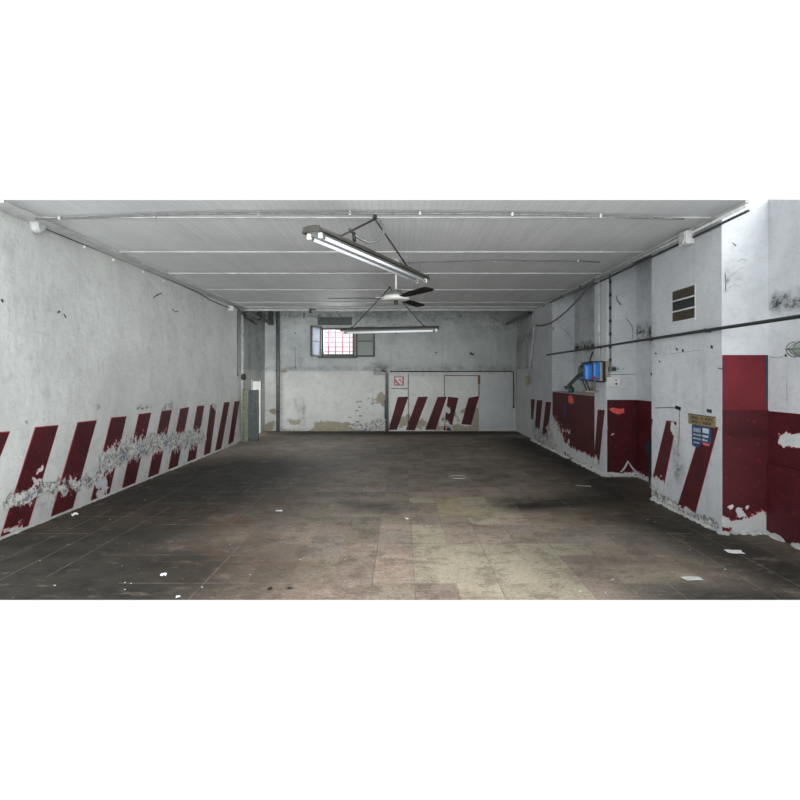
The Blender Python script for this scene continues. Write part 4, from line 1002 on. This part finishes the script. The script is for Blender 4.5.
fixture((-.225, 9.80, 2.445), 1.79, math.radians(-3), math.radians(-1.0), 'far fluorescent lamp hanging level below the ceiling fan', (-.227, 9.78, ZC - .02), (-.78, .70), None)

# ------------------------------------------------------------------ CEILING FAN
fh = Vector(((396 - HX) * 7.53 / F, 7.53, 0)); zh = 2.71
e = thing('ceiling_fan', 'white three-bladed ceiling fan with dark blades in mid room', 'ceiling fan', (fh.x, fh.y, zh))
dz = ZC - zh
w = MB(); w.lathe([(.02, dz - .15), (.05, dz - .145), (.085, dz - .10), (.085, dz - .06), (.05, dz - .04), (.05, dz - .001)], (0, 0, 0), 20); w.build('canopy', [M['fanw']], e)
w = MB(); w.lathe([(.035, dz - .035), (.045, dz - .02), (.03, dz - .0)], (0, 0, 0), 14); w.build('hook_cup', [M['metal_d']], e)
w = MB(); w.tube([(0, 0, .09), (0, 0, dz - .14)], .016, 10); w.build('down_rod', [M['fanw']], e)
w = MB(); w.lathe([(.15, -.045), (.185, -.03), (.19, .0), (.17, .02), (.12, .03)], (0, 0, 0), 28); w.build('motor_housing', [M['fanw']], e)
w = MB(); w.lathe([(.125, .028), (.11, .06), (.07, .095), (.03, .11)], (0, 0, 0), 24); w.build('motor_cap', [M['metal_g']], e)
w = MB(); w.lathe([(.02, -.10), (.03, -.085), (.03, -.045)], (0, 0, 0), 12); w.build('pull_knob', [M['metal_d']], e)
for ang in (180, -62, 66):
    a = math.radians(ang)
    rot = Matrix.Rotation(a, 3, 'Z') @ Matrix.Rotation(math.radians(-9), 3, 'X')
    w = MB()
    out = [(.20, -.045), (.34, -.065), (.60, -.082), (.84, -.088), (.93, -.075), (.965, -.035), (.965, .02), (.94, .06), (.86, .078), (.60, .068), (.34, .055), (.20, .04)]
    w.prism([rot @ Vector((x, y, -.015)) for x, y in out], rot @ Vector((0, 0, .009)))
    bl = w.build('fan_blade', [M['blade']], e)
    w = MB(); w.box(rot @ Vector((.215, 0, -.004)), (.15, .05, .012), rot, 0, .004); w.build('blade_bracket', [M['fanw']], bl)

# ------------------------------------------------------------------ LITTER on the floor
def scrap(name, p, sx, sy, yaw, label, mat='paper', crumple=.25, cat='litter', group=None):
    w = MB(); n = 4; vs = []
    rr = random.Random(int(p.x * 1000) + int(p.y * 77))
    for j in range(n + 1):
        for i in range(n + 1):
            vs.append(w.bm.verts.new(((i / n - .5) * sx * rr.uniform(.85, 1.1), (j / n - .5) * sy * rr.uniform(.85, 1.1), .004 + rr.random() * crumple * min(sx, sy))))
    for j in range(n):
        for i in range(n):
            k = j * (n + 1) + i; w.face((vs[k], vs[k + 1], vs[k + n + 2], vs[k + n + 1]))
    o = w.build(name, [M[mat]])
    md = o.modifiers.new('thickness', 'SOLIDIFY'); md.thickness = .002; md.offset = 1
    o.location = (p.x, p.y, .002); o.rotation_euler = (0, 0, yaw)
    return tag(o, label, cat, group)
scrap('paper_scrap', on_floor(734, 552.5), .14, .10, -.25, 'white paper sheet on the floor at the right, near the near pier', 'paper', .05)
scrap('paper_scrap', on_floor(279, 511.5), .08, .07, .1, 'white paper scrap lying on the floor left of centre', 'paper', .1)
scrap('paper_scrap', on_floor(163.5, 576.5), .045, .045, .6, 'crumpled white paper ball on the dark floor at lower left', 'paper', .5)
scrap('paper_scrap', on_floor(75, 516), .06, .06, .4, 'crumpled white scrap at the foot of the striped left wall', 'paper', .5)
scrap('paper_scrap', on_floor(692, 579.5), .15, .07, .05, 'dull grey paper flattened on the floor at lower right', 'paperg', .05)
scrap('paper_scrap', on_floor(407, 519.5), .035, .05, .3, 'tiny white scrap on the floor near the middle of the room', 'paper', .3)
scrap('paper_scrap', on_floor(178, 598), .03, .025, .3, 'white scrap at the very front edge of the floor, lower left', 'paper', .3)
scrap('paper_scrap', on_floor(583, 486.5), .22, .06, -.3, 'pale torn strip on the dark floor near the middle pier', 'paperg', .1)
scrap('dead_leaf', on_floor(270, 589.5), .035, .025, .5, 'dark leaf on the floor at the front, left of centre', 'leaf', .4)
scrap('dead_leaf', on_floor(290, 589), .04, .02, -.2, 'second dark leaf on the front floor, right of the other leaf', 'leaf', .3)
w = MB(); w.tube(smooth_pts([(0, 0, .006), (.12, .10, .006), (.26, .02, .008), (.22, -.14, .006), (.05, -.12, .006)]), .006, 6); o = w.build('loose_wire', [M['paperg']]); o.location = on_floor(449, 477); tag(o, 'pale curl of wire lying on the floor in mid room', 'wire')
chips = [(40, 561), (55, 586), (122, 566), (125, 583), (125, 590), (131, 584), (175, 455), (195, 470), (310, 531), (329, 531), (364, 492), (262, 485), (291, 484), (202, 588), (3, 471), (137, 490), (133, 489), (506, 451), (417, 448), (562, 529), (461, 543), (580, 592), (605, 593), (655, 522), (656, 505), (648, 520), (613, 580), (530, 470), (452, 551), (430, 583), (400, 546), (380, 577), (345, 560), (300, 560), (110, 520), (145, 500), (500, 500), (520, 530), (690, 550), (725, 570), (250, 575), (230, 545)]
proto = None
for i, (x, y) in enumerate(chips):
    p = on_floor(x, y)
    if not (XL + .05 < p.x < XR - .05): continue
    if proto is None:
        w = MB(); tb = bmesh.new(); bmesh.ops.create_icosphere(tb, subdivisions=1, radius=.008)
        rr = random.Random(4)
        for v in tb.verts: v.co = Vector((v.co.x * rr.uniform(.7, 1.5), v.co.y * rr.uniform(.7, 1.5), v.co.z * .5))
        w.merge(tb, Matrix.Identity(4)); proto = w.build('plaster_chip', [M['paperg']]); o = proto
    else:
        o = proto.copy(); COL.objects.link(o)
    s_ = random.uniform(.6, 1.15); o.scale = (s_, s_, s_); o.rotation_euler = (0, 0, random.uniform(0, 6)); o.location = (p.x, p.y, .005 * s_)
    tag(o, 'tiny white plaster chip lying loose on the tiled floor', 'chip', 'plaster chips on the floor')

# ------------------------------------------------------------------ LIGHT
wd = bpy.data.worlds.new('overcast_sky'); SC.world = wd; wd.use_nodes = True
wnt = wd.node_tree; bg = wnt.nodes['Background']; gw = G(wnt)
# hazy white sky on the far side, deliberately dimmed behind the camera to keep pier fronts darker
wtc = gw.n('ShaderNodeTexCoord'); wsx = gw.n('ShaderNodeSeparateXYZ'); wnt.links.new(wtc.outputs['Generated'], wsx.inputs[0])
wf = gw.step(wsx.outputs[1], -.15, .45)
gw.put(bg.inputs[0], gw.mix(wf, (.24 * .97, .24, .24 * 1.04), (1.0, 1.01, 1.03))); bg.inputs[1].default_value = .586
def area(name, loc, target, sx, sy, power, col=(1, 1, 1)):
    l = bpy.data.lights.new(name, 'AREA'); l.shape = 'RECTANGLE'; l.size = sx; l.size_y = sy; l.energy = power; l.color = col
    o = bpy.data.objects.new(name, l); COL.objects.link(o); o.location = loc
    o.rotation_euler = (Vector(target) - Vector(loc)).to_track_quat('-Z', 'Y').to_euler()
    return o
def sun(name, d, e, ang):
    l = bpy.data.lights.new(name, 'SUN'); l.energy = e; l.color = (.95, .985, 1.0); l.angle = math.radians(ang)
    o = bpy.data.objects.new(name, l); COL.objects.link(o); o.location = (-8 * d[0], -8 * d[1], 6); o.rotation_euler = Vector(d).to_track_quat('-Z', 'Y').to_euler()
# added soft fill suns standing in for daylight through the open front
sun('front_fill_east', (-.45, 1, .05), 1.75, 50)
sun('front_fill_west', (.45, 1, .02), .85, 50)
sun('front_fill_straight', (-.22, 1, .0), .9, 28)
sun('front_fill_side', (.95, .35, .0), .75, 50)
sun('floor_fill_sun', (-.35, .12, -.93), 1.9, 60)  # added sun from above, brightens the near floor
sun('ceiling_fill_sun', (-.3, .6, .74), .85, 60)  # added sun from below, lifts the ceiling
area('daylight_back_window', ((wx0 + wx1) / 2, YB + .6, (wz0 + wz1) / 2 + .2), ((wx0 + wx1) / 2, 10, .2), .9, .8, 90, (.92, .96, 1))
area('daylight_side_doorway', (XBL - 2.2, (YD0 + YD1) / 2 - .1, 1.3), (-1.5, 13.6, 0.2), .8, 1.8, 10, (.88, .94, 1))

# ------------------------------------------------------------------ CAMERA
cd = bpy.data.cameras.new('camera'); cam = bpy.data.objects.new('camera', cd); COL.objects.link(cam)
cd.sensor_width = 36; cd.lens = 36 * F / 800; cd.shift_y = -24 / 800; cd.shift_x = -2 / 800; cd.clip_start = .05
cam.location = (0, 0, EYE); cam.rotation_euler = (PI / 2, 0, 0)
SC.camera = cam
vs_ = SC.view_settings; vs_.view_transform = 'Standard'; vs_.look = 'None'; vs_.exposure = 0.80; vs_.gamma = 1.0; vs_.use_curve_mapping = False
